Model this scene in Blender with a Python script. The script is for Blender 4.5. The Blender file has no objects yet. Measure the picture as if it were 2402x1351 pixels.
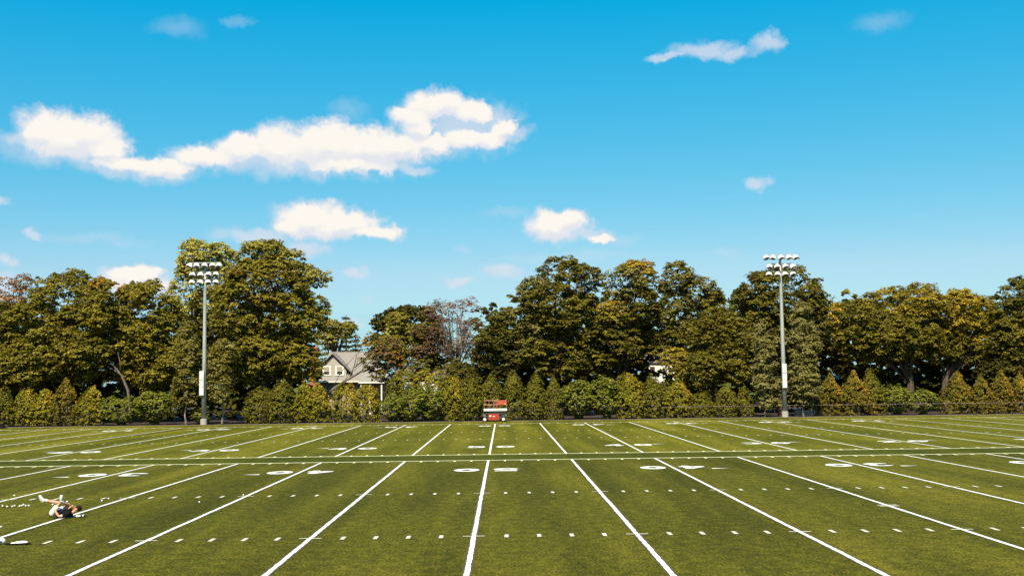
import bpy, bmesh, math, random
import numpy as np
from mathutils import Matrix, Vector

# ------------------------------------------------------------------ camera
S = bpy.context.scene
COL = S.collection
F_PX, PITCH, YAW, ROLL, CAM_X, CAM_Z = 2640.0, 0.0827, 0.00885, -0.01285, 0.874, 4.306
_cy, _sy, _cp, _sp = math.cos(YAW), math.sin(YAW), math.cos(PITCH), math.sin(PITCH)
FWD = Vector((_sy*_cp, _cy*_cp, _sp)); RT0 = Vector((_cy, -_sy, 0)); UP0 = RT0.cross(FWD)
RT = RT0*math.cos(ROLL) + UP0*math.sin(ROLL); UP = UP0*math.cos(ROLL) - RT0*math.sin(ROLL)
cam = bpy.data.cameras.new('camera'); camo = bpy.data.objects.new('camera', cam); COL.objects.link(camo)
m = Matrix((RT, UP, -FWD)).transposed().to_4x4(); m.translation = (CAM_X, 0, CAM_Z); camo.matrix_world = m
cam.sensor_width = 36; cam.lens = 36*F_PX/2402; cam.clip_end = 8000; cam.clip_start = .1
S.camera = camo

def ray(u, v): return (RT*((u-1201)/F_PX) + UP*((675.5-v)/F_PX) + FWD)
def at(u, v, Y):                       # photo direction -> point in the plane at depth Y
    d = ray(u, v); t = Y/d.y
    return Vector((CAM_X + d.x*t, Y, CAM_Z + d.z*t))
def gnd(u, v):
    d = ray(u, v); t = -CAM_Z/d.z
    return Vector((CAM_X + d.x*t, d.y*t, 0))

# ------------------------------------------------------------------ light
SUN_EL, SUN_AZ = math.radians(50), math.radians(191)     # azimuth clockwise from +Y (the view direction)
sd = Vector((math.sin(SUN_AZ)*math.cos(SUN_EL), math.cos(SUN_AZ)*math.cos(SUN_EL), math.sin(SUN_EL)))
sl = bpy.data.lights.new('sun', 'SUN'); sl.energy = 5.0; sl.angle = math.radians(.5); sl.color = (1, .91, .72)
so = bpy.data.objects.new('sun', sl); COL.objects.link(so); so.location = (0, 0, 60)
so.rotation_euler = (-sd).to_track_quat('-Z', 'Y').to_euler()
S.view_settings.view_transform = 'Standard'; S.view_settings.look = 'None'
S.view_settings.exposure = 0.6; S.view_settings.gamma = 1; S.view_settings.use_curve_mapping = False
S.render.engine = 'CYCLES'
S.cycles.max_bounces = 4; S.cycles.diffuse_bounces = 2; S.cycles.transmission_bounces = 2
S.cycles.use_denoising = False

W = bpy.data.worlds.new('World'); S.world = W; W.use_nodes = True
nt = W.node_tree; nt.nodes.clear()
def N(t, **k):
    n = nt.nodes.new(t)
    for a, b in k.items(): setattr(n, a, b)
    return n
L = lambda a, b: nt.links.new(a, b)
sky = N('ShaderNodeTexSky', sky_type='NISHITA', sun_disc=False, sun_elevation=SUN_EL, sun_rotation=SUN_AZ,
        altitude=0, air_density=1.0, dust_density=0.6, ozone_density=3.0)
tc = N('ShaderNodeTexCoord')
sep = N('ShaderNodeSeparateXYZ'); L(tc.outputs['Generated'], sep.inputs[0])
def math_(op, a=None, b=None, c=None, clamp=False):
    n = N('ShaderNodeMath', operation=op); n.use_clamp = clamp
    for i, x in enumerate((a, b, c)):
        if x is None: continue
        if isinstance(x, (int, float)): n.inputs[i].default_value = x
        else: L(x, n.inputs[i])
    return n.outputs[0]
az = math_('ARCTAN2', sep.outputs[0], sep.outputs[1]); el = math_('ARCSINE', sep.outputs[2])
comb = N('ShaderNodeCombineXYZ'); L(az, comb.inputs[0]); L(el, comb.inputs[1])
def wnoise(vec, scale, detail, rough=.55):
    n = N('ShaderNodeTexNoise'); n.inputs['Scale'].default_value = scale; n.inputs['Detail'].default_value = detail
    n.inputs['Roughness'].default_value = rough; L(vec, n.inputs['Vector']); return n
def vmath(op, a, b=None, c=None):
    n = N('ShaderNodeVectorMath', operation=op)
    for i, x in enumerate((a, b, c)):
        if x is None: continue
        if isinstance(x, tuple): n.inputs[i].default_value = x
        else: L(x, n.inputs[i])
    return n
wn1 = wnoise(comb.outputs[0], 26, 5, .58); wn2 = wnoise(comb.outputs[0], 120, 3, .6)
o1 = vmath('MULTIPLY_ADD', wn1.outputs['Color'], (.034, .026, 0), (-.017, -.013, 0))
o2 = vmath('MULTIPLY_ADD', wn2.outputs['Color'], (.008, .007, 0), (-.004, -.0035, 0))
pw = vmath('ADD', vmath('ADD', comb.outputs[0], o1.outputs[0]).outputs[0], o2.outputs[0]).outputs[0]
def azel(u, v):
    d = ray(u, v).normalized(); return math.atan2(d.x, d.y), math.asin(d.z)
def field(ells):
    acc = None
    for (a, e, ra, re) in ells:
        t = vmath('MULTIPLY_ADD', pw, (1/ra, 1/re, 0), (-a/ra, -e/re, 0))
        d = vmath('LENGTH', t.outputs[0]).outputs['Value']
        if acc is None: acc = d
        else:
            acc = math_('SMOOTH_MIN', acc, d, .22)
    return acc
def pe(lst):
    r = []
    for (u, v, ru, rv) in lst:
        a, e = azel(u, v); a1, _ = azel(u+ru, v); _, e1 = azel(u, v-rv)
        r.append((a, e, abs(a1-a), abs(e1-e)))
    return r
thick = pe([(160,318,128,54),(95,305,50,28),(250,345,70,34),(480,372,90,28),(560,352,62,36),(660,348,92,52),
            (765,345,132,58),(865,352,128,50),(930,350,80,34),(820,395,120,18),(1030,248,80,34),(965,275,55,26),(1110,262,58,28),
            (1120,325,78,28),(730,508,95,40),(800,525,92,34),(865,546,80,16),(685,525,55,26),(1300,527,74,36),(1335,512,46,25),
            (1400,557,32,14),(312,645,72,20),(345,632,40,15),(320,668,80,26)])
thick += pe([(185,312,108,54),(300,380,112,22),(392,393,66,26),(985,300,48,30),(1180,305,45,26),(1010,335,60,26)])
thin = pe([(45,318,52,24),(300,388,140,32),(392,400,80,30),(1160,288,60,36),(1200,318,60,18),(1000,325,75,50),(960,395,60,14),
           (600,550,105,20),(720,578,60,20),(1777,430,30,20),(1650,122,78,24),(1720,128,62,15),(1800,102,38,26),(1570,134,52,10),
           (1180,635,48,20),(1080,657,32,11),(830,636,32,11),(80,548,20,12),(5,465,24,14),(5,605,26,18),(830,750,34,13),(0,670,40,30)])
faint = pe([(555,53,34,12),(2070,50,70,30),(860,695,20,20),(1700,597,30,12),(1085,580,22,11),(1190,505,60,14),(1340,600,180,16),
            (420,70,60,24),(1450,560,60,18),(220,560,150,14),(820,262,50,24)])
thick = [(a, e, ra*1.06, re*1.12) for a, e, ra, re in thick]
thin += pe([(1085,300,125,66),(1362,548,60,20),(150,345,140,44),(700,385,260,36)])
rs = random.Random(11)
for i in range(26):                     # the same fair-weather clouds all round, outside the view
    a = math.radians(rs.uniform(38, 322)); a = a if a < math.pi else a-2*math.pi
    e = math.radians(rs.choice([4, 6, 9, 13, 18, 26, 36]) + rs.uniform(-1, 1)); w = rs.uniform(.03, .11)
    (thick if i % 2 else thin).append((a, e, w, w*rs.uniform(.3, .45)))
def sstep(f, lo, hi, op):
    n = N('ShaderNodeMapRange', interpolation_type='SMOOTHSTEP'); L(f, n.inputs['Value'])
    n.inputs['From Min'].default_value = hi; n.inputs['From Max'].default_value = lo
    n.inputs['To Min'].default_value = 0; n.inputs['To Max'].default_value = op
    return n.outputs['Result']
wn3 = wnoise(comb.outputs[0], 60, 6, .62)
rag = math_('MULTIPLY_ADD', wn3.outputs['Fac'], .95, -.475)           # torn, billowing edge
fT0 = field(thick); fT = math_('ADD', fT0, rag)
aT = sstep(fT, .62, 1.20, 1.0)
aH = sstep(math_('ADD', field(thin), rag), .30, 1.35, .70); aF = sstep(field(faint), .1, 1.4, .20)
aa = math_('MAXIMUM', math_('MAXIMUM', aT, aH), aF)
# sunlit crowns and greyer bases: compare the cloud mass here with the mass a little higher up
pw0 = pw; pw = vmath('ADD', pw, (0, .0085, 0)).outputs[0]; fUp = field(thick); pw = pw0
dif = math_('ADD', math_('SUBTRACT', fUp, fT0), math_('MULTIPLY_ADD', wn3.outputs['Fac'], .5, -.25))
lit = sstep(dif, .30, -.55, 1.0)
body_ = sstep(fT, .55, 1.05, 1.0)
cw = math_('MULTIPLY', math_('MULTIPLY_ADD', lit, .85, .15), body_)
# sky colour: one grade over the whole dome (the camera's saturated look)
hs = N('ShaderNodeHueSaturation'); hs.inputs['Hue'].default_value = .474; hs.inputs['Saturation'].default_value = 1.42
hs.inputs['Value'].default_value = .132; L(sky.outputs[0], hs.inputs['Color'])
sc_ = N('ShaderNodeSeparateColor'); L(hs.outputs[0], sc_.inputs[0])
gr = math_('MAXIMUM', math_('MULTIPLY_ADD', sc_.outputs[0], 11.6, -.47), .02)
gg = math_('MULTIPLY', math_('POWER', sc_.outputs[1], .65), 8.2)
gb = math_('MULTIPLY', math_('POWER', sc_.outputs[2], .35), 8.9)
gr = math_('MINIMUM', gr, math_('MULTIPLY', gg, .60))
graded = N('ShaderNodeCombineColor'); L(gr, graded.inputs[0]); L(gg, graded.inputs[1]); L(gb, graded.inputs[2])
cm = N('ShaderNodeMix', data_type='RGBA'); L(cw, cm.inputs[0])
cm.inputs[6].default_value = (7.2, 7.6, 8.5, 1); cm.inputs[7].default_value = (9.8, 9.35, 8.6, 1)
fm = N('ShaderNodeMix', data_type='RGBA'); L(aa, fm.inputs[0]); L(graded.outputs[0], fm.inputs[6]); L(cm.outputs[2], fm.inputs[7])
bg = N('ShaderNodeBackground'); bg.inputs[1].default_value = .0662; L(fm.outputs[2], bg.inputs[0])
wo = N('ShaderNodeOutputWorld'); L(bg.outputs[0], wo.inputs[0])

# ------------------------------------------------------------------ helpers
def tag(o, label=None, cat=None, group=None, kind=None):
    if label: o['label'] = label
    if cat: o['category'] = cat
    if group: o['group'] = group
    if kind: o['kind'] = kind
    return o
def link(name, me, mat=None, parent=None, loc=None, smooth=False):
    o = bpy.data.objects.new(name, me); COL.objects.link(o)
    if mat is not None and len(me.materials) == 0: me.materials.append(mat)
    if parent is not None: o.parent = parent
    if loc is not None: o.location = loc
    if smooth:
        me.polygons.foreach_set('use_smooth', [True]*len(me.polygons))
    return o
def empty(name, loc, rz=0):
    o = bpy.data.objects.new(name, None); COL.objects.link(o); o.location = loc; o.rotation_euler = (0, 0, rz)
    o.empty_display_size = .2
    return o
def pydata(name, v, f):
    me = bpy.data.meshes.new(name); me.from_pydata([tuple(p) for p in v], [], f); me.update(); return me
class MB:
    def __init__(s): s.v = []; s.f = []
    def add(s, v, f):
        b = len(s.v); s.v += [tuple(p) for p in v]; s.f += [tuple(i+b for i in q) for q in f]; return s
    def box(s, x0, x1, y0, y1, z0, z1):
        v = [(x0,y0,z0),(x1,y0,z0),(x1,y1,z0),(x0,y1,z0),(x0,y0,z1),(x1,y0,z1),(x1,y1,z1),(x0,y1,z1)]
        return s.add(v, [(3,2,1,0),(4,5,6,7),(0,1,5,4),(1,2,6,5),(2,3,7,6),(3,0,4,7)])
    def tube(s, pts, radii, n=8, cap=True):
        pts = [Vector(p) for p in pts]; v = []; f = []
        if isinstance(radii, (int, float)): radii = [radii]*len(pts)
        pr = None
        for i, p in enumerate(pts):
            t = (pts[min(i+1, len(pts)-1)] - pts[max(i-1, 0)]).normalized()
            a = pr if pr is not None else (Vector((1,0,0)) if abs(t.x) < .9 else Vector((0,1,0)))
            b = t.cross(a).normalized(); a = b.cross(t).normalized(); pr = a
            for k in range(n):
                w = 2*math.pi*k/n
                v.append(p + (a*math.cos(w) + b*math.sin(w))*radii[i])
        for i in range(len(pts)-1):
            for k in range(n):
                f.append((i*n+k, i*n+(k+1) % n, (i+1)*n+(k+1) % n, (i+1)*n+k))
        if cap: f.append(tuple(range(n-1, -1, -1))); f.append(tuple((len(pts)-1)*n+k for k in range(n)))
        return s.add(v, f)
    def poly(s, pts): return s.add(pts, [tuple(range(len(pts)))])
    def prism(s, pts, d):           # extrude polygon by vector d
        n = len(pts); d = Vector(d); v = [Vector(p) for p in pts] + [Vector(p)+d for p in pts]
        return s.add(v, [tuple(range(n))[::-1], tuple(range(n, 2*n))] + [(i, (i+1) % n, n+(i+1) % n, n+i) for i in range(n)])
    def build(s, name, mat, parent=None, loc=None, smooth=False, bevel=0):
        me = pydata(name, s.v, s.f)
        if bevel:
            bm = bmesh.new(); bm.from_mesh(me)
            bmesh.ops.bevel(bm, geom=[e for e in bm.edges if len(e.link_faces) == 2 and e.calc_face_angle(0) > .6], offset=bevel, segments=1, affect='EDGES')
            bm.to_mesh(me); bm.free()
        return link(name, me, mat, parent, loc, smooth)

def newmat(name):
    mt = bpy.data.materials.new(name); mt.use_nodes = True
    b = mt.node_tree.nodes['Principled BSDF']; return mt, mt.node_tree, b
def mat(name, c, rough=.6, c2=None, scale=3, metal=0, spec=.5, bump=0, detail=5, stretch=(1,1,1)):
    mt, t, b = newmat(name)
    b.inputs['Roughness'].default_value = rough; b.inputs['Metallic'].default_value = metal
    b.inputs['Specular IOR Level'].default_value = spec
    b.inputs['Base Color'].default_value = (*c, 1)
    if c2 is not None:
        co = t.nodes.new('ShaderNodeTexCoord'); mp = t.nodes.new('ShaderNodeMapping'); mp.inputs['Scale'].default_value = stretch
        t.links.new(co.outputs['Object'], mp.inputs[0])
        n = t.nodes.new('ShaderNodeTexNoise'); n.inputs['Scale'].default_value = scale; n.inputs['Detail'].default_value = detail
        t.links.new(mp.outputs[0], n.inputs['Vector'])
        r = t.nodes.new('ShaderNodeValToRGB'); r.color_ramp.elements[0].position = .33; r.color_ramp.elements[1].position = .68
        r.color_ramp.elements[0].color = (*c, 1); r.color_ramp.elements[1].color = (*c2, 1)
        t.links.new(n.outputs['Fac'], r.inputs[0]); t.links.new(r.outputs[0], b.inputs['Base Color'])
        if bump:
            bp = t.nodes.new('ShaderNodeBump'); bp.inputs['Strength'].default_value = bump; bp.inputs['Distance'].default_value = .03
            t.links.new(n.outputs['Fac'], bp.inputs['Height']); t.links.new(bp.outputs[0], b.inputs['Normal'])
    return mt

def turf_mat(name, dark, mid, light, broad=.25):
    mt, t, b = newmat(name); nd = t.nodes; lk = t.links.new
    b.inputs['Roughness'].default_value = .8; b.inputs['Specular IOR Level'].default_value = .03
    b.inputs['Sheen Weight'].default_value = .16; b.inputs['Sheen Tint'].default_value = (1, .98, .15, 1); b.inputs['Sheen Roughness'].default_value = .4
    g = nd.new('ShaderNodeNewGeometry')
    def noise(sc, det, rough=.6, st=(1,1,1)):
        mp = nd.new('ShaderNodeMapping'); mp.inputs['Scale'].default_value = st; lk(g.outputs['Position'], mp.inputs[0])
        n = nd.new('ShaderNodeTexNoise'); n.inputs['Scale'].default_value = sc; n.inputs['Detail'].default_value = det
        n.inputs['Roughness'].default_value = rough; lk(mp.outputs[0], n.inputs['Vector']); return n.outputs['Fac']
    fine = noise(17, 4, .7, (1, .55, 1)); med = noise(3.2, 4, .65, (1, .6, 1)); big = noise(.22, 3, .5, (1.6, .5, 1)); tracks = noise(1.0, 2, .5, (.55, .03, 1))
    def mul(a, k, c):
        n = nd.new('ShaderNodeMath'); n.operation = 'MULTIPLY_ADD'; lk(a, n.inputs[0]); n.inputs[1].default_value = k
        if isinstance(c, (int, float)): n.inputs[2].default_value = c
        else: lk(c, n.inputs[2])
        return n.outputs[0]
    h = mul(fine, 1.35, mul(med, .55, mul(big, broad, mul(tracks, broad*1.8, -.67-broad*1.4))))
    sx_ = nd.new('ShaderNodeSeparateXYZ'); lk(g.outputs['Position'], sx_.inputs[0])      # roll panels differ slightly
    fl = nd.new('ShaderNodeMath'); fl.operation = 'FLOOR'; lk(mul(sx_.outputs[0], 1/4.572, 200.0), fl.inputs[0])
    wn_ = nd.new('ShaderNodeTexWhiteNoise'); wn_.noise_dimensions = '1D'; lk(fl.outputs[0], wn_.inputs['W'])
    h = mul(wn_.outputs['Value'], .085, mul(h, 1.0, -.042))
    r = nd.new('ShaderNodeValToRGB'); e = r.color_ramp.elements
    e[0].position = .10; e[0].color = (*dark, 1); e[1].position = .54; e[1].color = (*light, 1)
    x = e.new(.30); x.color = (*mid, 1)
    lk(h, r.inputs[0]); lk(r.outputs[0], b.inputs['Base Color'])
    bp = nd.new('ShaderNodeBump'); bp.inputs['Strength'].default_value = .55; bp.inputs['Distance'].default_value = .05
    lk(mul(fine, 1, mul(med, .8, 0.0)), bp.inputs['Height']); lk(bp.outputs[0], b.inputs['Normal'])
    return mt

def paint_mat(name, c):
    mt, t, b = newmat(name); nd = t.nodes; lk = t.links.new
    b.inputs['Roughness'].default_value = .8; b.inputs['Specular IOR Level'].default_value = .03
    g = nd.new('ShaderNodeNewGeometry'); n = nd.new('ShaderNodeTexNoise'); n.inputs['Scale'].default_value = 14; n.inputs['Detail'].default_value = 4
    lk(g.outputs['Position'], n.inputs['Vector'])
    r = nd.new('ShaderNodeValToRGB'); e = r.color_ramp.elements
    e[0].position = .28; e[0].color = (c[0]*.74, c[1]*.74, c[2]*.62, 1); e[1].position = .5; e[1].color = (*c, 1)
    lk(n.outputs['Fac'], r.inputs[0]); lk(r.outputs[0], b.inputs['Base Color'])
    bp = nd.new('ShaderNodeBump'); bp.inputs['Strength'].default_value = .4; bp.inputs['Distance'].default_value = .02
    lk(n.outputs['Fac'], bp.inputs['Height']); lk(bp.outputs[0], b.inputs['Normal'])
    return mt

def leaf_mat(name, trans=.28, rough=.55):
    mt, t, b = newmat(name); nd = t.nodes; lk = t.links.new
    at_ = nd.new('ShaderNodeAttribute'); at_.attribute_name = 'tint'
    lk(at_.outputs['Color'], b.inputs['Base Color'])
    b.inputs['Roughness'].default_value = rough; b.inputs['Specular IOR Level'].default_value = .06
    tr = nd.new('ShaderNodeBsdfTranslucent'); mx = nd.new('ShaderNodeMixShader'); mx.inputs[0].default_value = trans
    lk(at_.outputs['Color'], tr.inputs['Color'])
    lk(b.outputs[0], mx.inputs[1]); lk(tr.outputs[0], mx.inputs[2])
    lk(mx.outputs[0], nd['Material Output'].inputs['Surface'])
    return mt

M = {}
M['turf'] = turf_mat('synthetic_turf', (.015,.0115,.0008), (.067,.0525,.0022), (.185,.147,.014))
M['turf_far'] = turf_mat('synthetic_turf_lighter', (.028,.0225,.001), (.102,.083,.003), (.25,.204,.022))  # lighter copy of the turf: brightening at grazing view put into the colour
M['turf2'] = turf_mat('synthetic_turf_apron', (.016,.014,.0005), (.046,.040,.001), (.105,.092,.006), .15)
M['lawn'] = turf_mat('lawn', (.03,.03,.006), (.08,.08,.014), (.17,.15,.04), .4)
M['soil'] = mat('mulch', (.025,.014,.008), .95, (.075,.042,.025), 2.2, bump=.6)
M['paint'] = paint_mat('white_turf_fibre', (.80,.77,.68))
M['paint_cream'] = paint_mat('cream_turf_fibre', (.78,.73,.42))
M['paint_hash'] = paint_mat('dull_turf_fibre', (.62,.58,.44))
M['rubber'] = mat('rubber_crumb', (.045,.034,.012), .95, (.09,.07,.012), 18, bump=.5)
M['bark'] = mat('bark', (.035,.022,.014), .95, (.10,.07,.048), 5, bump=.8, stretch=(1,1,.25))
M['bark_pale'] = mat('pale_bark', (.20,.16,.12), .95, (.36,.30,.23), 6, bump=.6, stretch=(1,1,.3))
M['bark_grey'] = mat('grey_bark', (.09,.066,.05), .95, (.20,.155,.12), 6, bump=.6, stretch=(1,1,.3))
M['bark_red'] = mat('reddish_bark', (.16,.07,.04), .95, (.30,.15,.09), 6, bump=.6, stretch=(1,1,.3))
M['leaf'] = leaf_mat('broad_leaf'); M['needle'] = leaf_mat('evergreen_spray', .12, .6)
M['galv'] = mat('galvanized_steel', (.33,.33,.30), .45, (.46,.46,.42), 2.5, metal=.25, stretch=(1,1,.2))
M['steel_dark'] = mat('dark_steel', (.05,.05,.05), .5, (.09,.085,.08), 8, metal=.4)
M['black'] = mat('black_coat', (.008,.006,.006), .8, (.016,.012,.012), 10, spec=.04)
M['white'] = mat('white_enamel', (.80,.78,.72), .35, (.72,.69,.62), 4)
M['white_box'] = mat('white_cabinet', (.72,.70,.66), .45, (.62,.59,.54), 3)
M['concrete'] = mat('concrete', (.30,.27,.23), .9, (.45,.41,.36), 6, bump=.4)
M['lens'] = mat('lamp_glass', (.06,.06,.055), .12, (.10,.10,.09), 6, spec=.8)
M['alu'] = mat('spun_aluminium', (.22,.21,.19), .4, (.32,.30,.28), 6, metal=.6)
M['red'] = mat('red_machine_paint', (.40,.040,.018), .5, (.32,.032,.015), 5)
M['red_pale'] = mat('faded_red_vinyl', (.50,.070,.038), .6, (.42,.058,.03), 4)
M['rail'] = mat('faded_orange_rail', (.52,.21,.12), .5, (.40,.14,.08), 6)
M['tyre'] = mat('black_rubber', (.012,.011,.010), .85, (.03,.027,.024), 14)
M['label'] = mat('cream_sticker', (.75,.66,.42), .6, (.68,.58,.36), 12)

M['kerb'] = mat('weathered_kerb', (.10,.085,.06), .9, (.18,.155,.11), 3)
# ------------------------------------------------------------------ ground, turf and markings
YD = .9144
Y_H1, Y_H2 = 31.97, 44.16; Y_S1 = 62.45; Y_S2 = 67.30; Y_H3, Y_H4 = 85.59, 97.78; Y_S3 = 116.07; Y_EDGE = 123.2
FX = 60*YD
def sheet(name, x0, x1, y0, y1, z, mt, parent=None, kind=None):
    o = MB().add([(x0,y0,z),(x1,y0,z),(x1,y1,z),(x0,y1,z)], [(0,1,2,3)]).build(name, mt, parent)
    if kind: o['kind'] = kind
    return o
sheet('ground', -4000, 4000, -300, 6000, -.012, M['lawn'], kind='structure')
sheet('planting_bed', -200, 200, Y_EDGE+.28, 230, -.004, M['soil'], kind='structure')
field_ = sheet('playing_field', -90, 90, -20, Y_EDGE, 0, M['turf'], kind='structure')
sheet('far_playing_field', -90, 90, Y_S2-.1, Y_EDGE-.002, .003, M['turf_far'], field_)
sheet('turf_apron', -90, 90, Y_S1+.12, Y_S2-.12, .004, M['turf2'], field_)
kerb = MB().box(-92, 92, Y_EDGE, Y_EDGE+.12, -.05, .05).build('kerb', M['kerb'], bevel=.02); kerb['kind'] = 'structure'

def strip(name, x0, x1, y0, y1, mt='paint', z=.010, skew=0):
    return MB().add([(x0,y0,z),(x1,y0,z),(x1,y1,z),(x0,y1,z)], [(0,1,2,3)]).build(name, M[mt], field_)
LW = .125
rline = random.Random(3)
def fuzzy_line(x, y0, y1, step, amp):         # sewn-in line with a ragged fibre edge
    n = int((y1-y0)/step); v = []; f = []; w = 0
    for i in range(n+1):
        y = y0+(y1-y0)*i/n; w = .8*w+rline.gauss(0, amp*.22)
        v += [(x+w-LW/2+rline.uniform(-amp, amp), y, .010), (x+w+LW/2+rline.uniform(-amp, amp), y, .010)]
        if i: f.append((2*i-2, 2*i-1, 2*i+1, 2*i))
    MB().add(v, f).build('yard_line', M['paint'], field_)
for k in range(-12, 13):
    x = k*5*YD
    if abs(k) <= 8:
        strip('infill_border', x-LW*.5-.055, x+LW*.5+.055, 8, Y_S1-.2, 'rubber', .006)
        fuzzy_line(x, 8, Y_S1-.05, .16, .011)
    fuzzy_line(x, Y_S2+.05, Y_S3-.05, .8, .006)
SW = .27
for i, (y, sgn) in enumerate(((Y_S1, -1), (Y_S2, 1), (Y_S3, -1))):
    strip('sideline', -FX-2, FX+2, y-SW/2, y+SW/2, 'paint_cream', .014)
    ticks = MB()
    for k in range(-60, 61):
        if k % 5 == 0: continue
        x = k*YD; y0, y1 = sorted((y+sgn*(SW/2+.02), y+sgn*(SW/2+.62)))
        ticks.add([(x-.06,y0,.010),(x+.06,y0,.010),(x+.06,y1,.010),(x-.06,y1,.010)], [(0,1,2,3)])
    tag(ticks.build('sideline_tick', M['paint_cream'], field_), kind='stuff')
hm = pydata('hash_mark', [(-.057,-.28,.010),(.057,-.28,.010),(.057,.28,.010),(-.057,.28,.010)], [(0,1,2,3)]); hm.materials.append(M['paint_hash'])
hb = pydata('hash_border', [(-.095,-.33,.006),(.095,-.33,.006),(.095,.33,.006),(-.095,.33,.006)], [(0,1,2,3)]); hb.materials.append(M['rubber'])
hc = pydata('hash_cross', [(-.31,-.05,.014),(.31,-.05,.014),(.31,.05,.014),(-.31,.05,.014)], [(0,1,2,3)]); hc.materials.append(M['paint_hash'])
for y, half in ((Y_H1, 17), (Y_H2, 22), (Y_H3, 42), (Y_H4, 48)):
    for k in range(-half, half+1):
        if k % 5: 
            link('hash_mark', hm, None, field_, (k*YD, y, 0))
            if half < 25: link('hash_border', hb, None, field_, (k*YD, y, 0))
        else: link('hash_cross', hc, None, field_, (k*YD, y, 0))
for s in (-1, 1):                        # kick-off spot on the 35
    strip('kick_mark', 15*YD-.32, 15*YD+.32, 38.06+s*.14-.05, 38.06+s*.14+.05, z=.014)
    strip('kick_mark', -15*YD-.32, -15*YD+.32, 38.06+s*.14-.05, 38.06+s*.14+.05, z=.014)

# numerals: heavy block figures, 1.25 m wide and 1.83 m tall, drawn in unit strokes
def ring(cx, cy, rx, ry, ix, iy, n=22):
    o = [(cx+rx*math.cos(2*math.pi*i/n), cy+ry*math.sin(2*math.pi*i/n)) for i in range(n)]
    q = [(cx+ix*math.cos(2*math.pi*i/n), cy+iy*math.sin(2*math.pi*i/n)) for i in range(n)]
    return o+q, [(i, (i+1) % n, n+(i+1) % n, n+i) for i in range(n)]
def arc(cx, cy, r, w, a0, a1, sx=1., n=12):
    v = []; f = []
    for i in range(n+1):
        a = math.radians(a0+(a1-a0)*i/n)
        v += [(cx+(r)*sx*math.cos(a), cy+r*math.sin(a)), (cx+(r-w)*sx*math.cos(a), cy+(r-w)*math.sin(a))]
        if i: f.append((2*i-2, 2*i, 2*i+1, 2*i-1))
    return v, f
def rect(x0, y0, x1, y1): return [(x0,y0),(x1,y0),(x1,y1),(x0,y1)], [(0,1,2,3)]
DIG = {   # in a 1 x 1.5 cell
 '0': [ring(.5,.75,.5,.75,.19,.36)],
 '1': [rect(.34,.0,.68,1.5), ([(.34,1.1),(.34,1.5),(.05,1.18)], [(0,1,2)])],
 '2': [arc(.5,1.02,.48,.30,-25,185,1.04), ([(.95,.86),(.62,.98),(.0,.30),(.42,.30)], [(0,1,2,3)]), rect(0,0,1,.30)],
 '3': [arc(.48,1.08,.42,.27,-80,165,1.1), arc(.48,.46,.46,.29,-165,80,1.1)],
 '4': [rect(.56,0,.86,1.5), rect(.0,.36,.56,.64), rect(.86,.36,1,.64), ([(.0,.64),(.56,1.5),(.56,1.08),(.30,.64)], [(0,1,2,3)])],
 '5': [arc(.47,.50,.50,.29,-160,110,1.06), rect(.08,.72,.36,1.5), rect(.36,1.2,.95,1.5)],
}
DM = {}
for ch, parts in DIG.items():
    b = MB()
    for q, (v, f) in enumerate(parts):
        b.add([((x-.5)*1.25, (y-.75)*1.22, .010+.0016*q) for x, y in v], f)
    DM[ch] = pydata('numeral', b.v, b.f); DM[ch].materials.append(M['paint'])
nb = pydata('numeral_border', [(-.75,-1.0,.006),(.75,-1.0,.006),(.75,1.0,.006),(-.75,1.0,.006)], [(0,1,2,3)])
tri = pydata('direction_arrow', [(-.42,0,.010),(.42,-.20,.010),(.42,.20,.010)], [(0,1,2)]); tri.materials.append(M['paint'])
bmv, bmf = ring(0, 0, .70, .98, .0, .0, 24)
nbd = pydata('numeral_border', [(x, y, .006) for x, y in bmv[:24]], [tuple(range(24))]); nbd.materials.append(M['rubber'])
rows = ((Y_S1-6.7, math.pi, 4), (Y_S2+8.0, 0, 5), (Y_S3-5.4, math.pi, 5))
for y, rz, kmax in rows:
    for k in range(-kmax, kmax+1):
        t = str(50-abs(k)*10)
        if len(t) < 2: continue
        x = k*10*YD
        lt, rt_ = (t[0], t[1]) if rz == 0 else (t[1], t[0])
        for ch, s in ((lt, -1), (rt_, 1)):
            o = link('numeral', DM[ch], None, field_, (x+s*.97, y, 0)); o.rotation_euler.z = rz
            if y < 70: link('numeral_border', nbd, None, field_, (x+s*.97, y, 0))
        if k:
            s = 1 if k > 0 else -1
            o = link('direction_arrow', tri, None, field_, (x+s*2.17, y-(1.0 if rz else -.8), 0)); o.rotation_euler.z = math.pi if k > 0 else 0

# ------------------------------------------------------------------ vegetation
OLIVE = [(.170,.158,.022), (.205,.185,.028), (.135,.128,.019)]
MAPLE = [(.200,.190,.024), (.245,.226,.034), (.160,.155,.021), (.230,.198,.026)]
LIME = [(.300,.288,.060), (.360,.335,.085), (.235,.228,.042)]
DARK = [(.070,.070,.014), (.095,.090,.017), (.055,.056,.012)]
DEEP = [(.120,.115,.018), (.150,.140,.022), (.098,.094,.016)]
GOLD = [(.330,.262,.030), (.390,.300,.036), (.270,.225,.026)]
ORANGE = [(.430,.205,.028), (.370,.190,.028), (.34,.22,.03)]
RUST = [(.190,.110,.055), (.230,.130,.070), (.150,.088,.045)]
PINK = [(.300,.190,.150), (.220,.130,.100), (.34,.23,.17)]
GREY = [(.205,.200,.062), (.250,.240,.085), (.165,.160,.048)]

for _p in (OLIVE, MAPLE, DARK, DEEP, GOLD, GREY, LIME):
    _p[:] = [(r*1.14, g*1.02, b*.95) for r, g, b in _p]
LIME[:] = [(r*1.22, g*1.24, b*1.35) for r, g, b in LIME]

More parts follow.
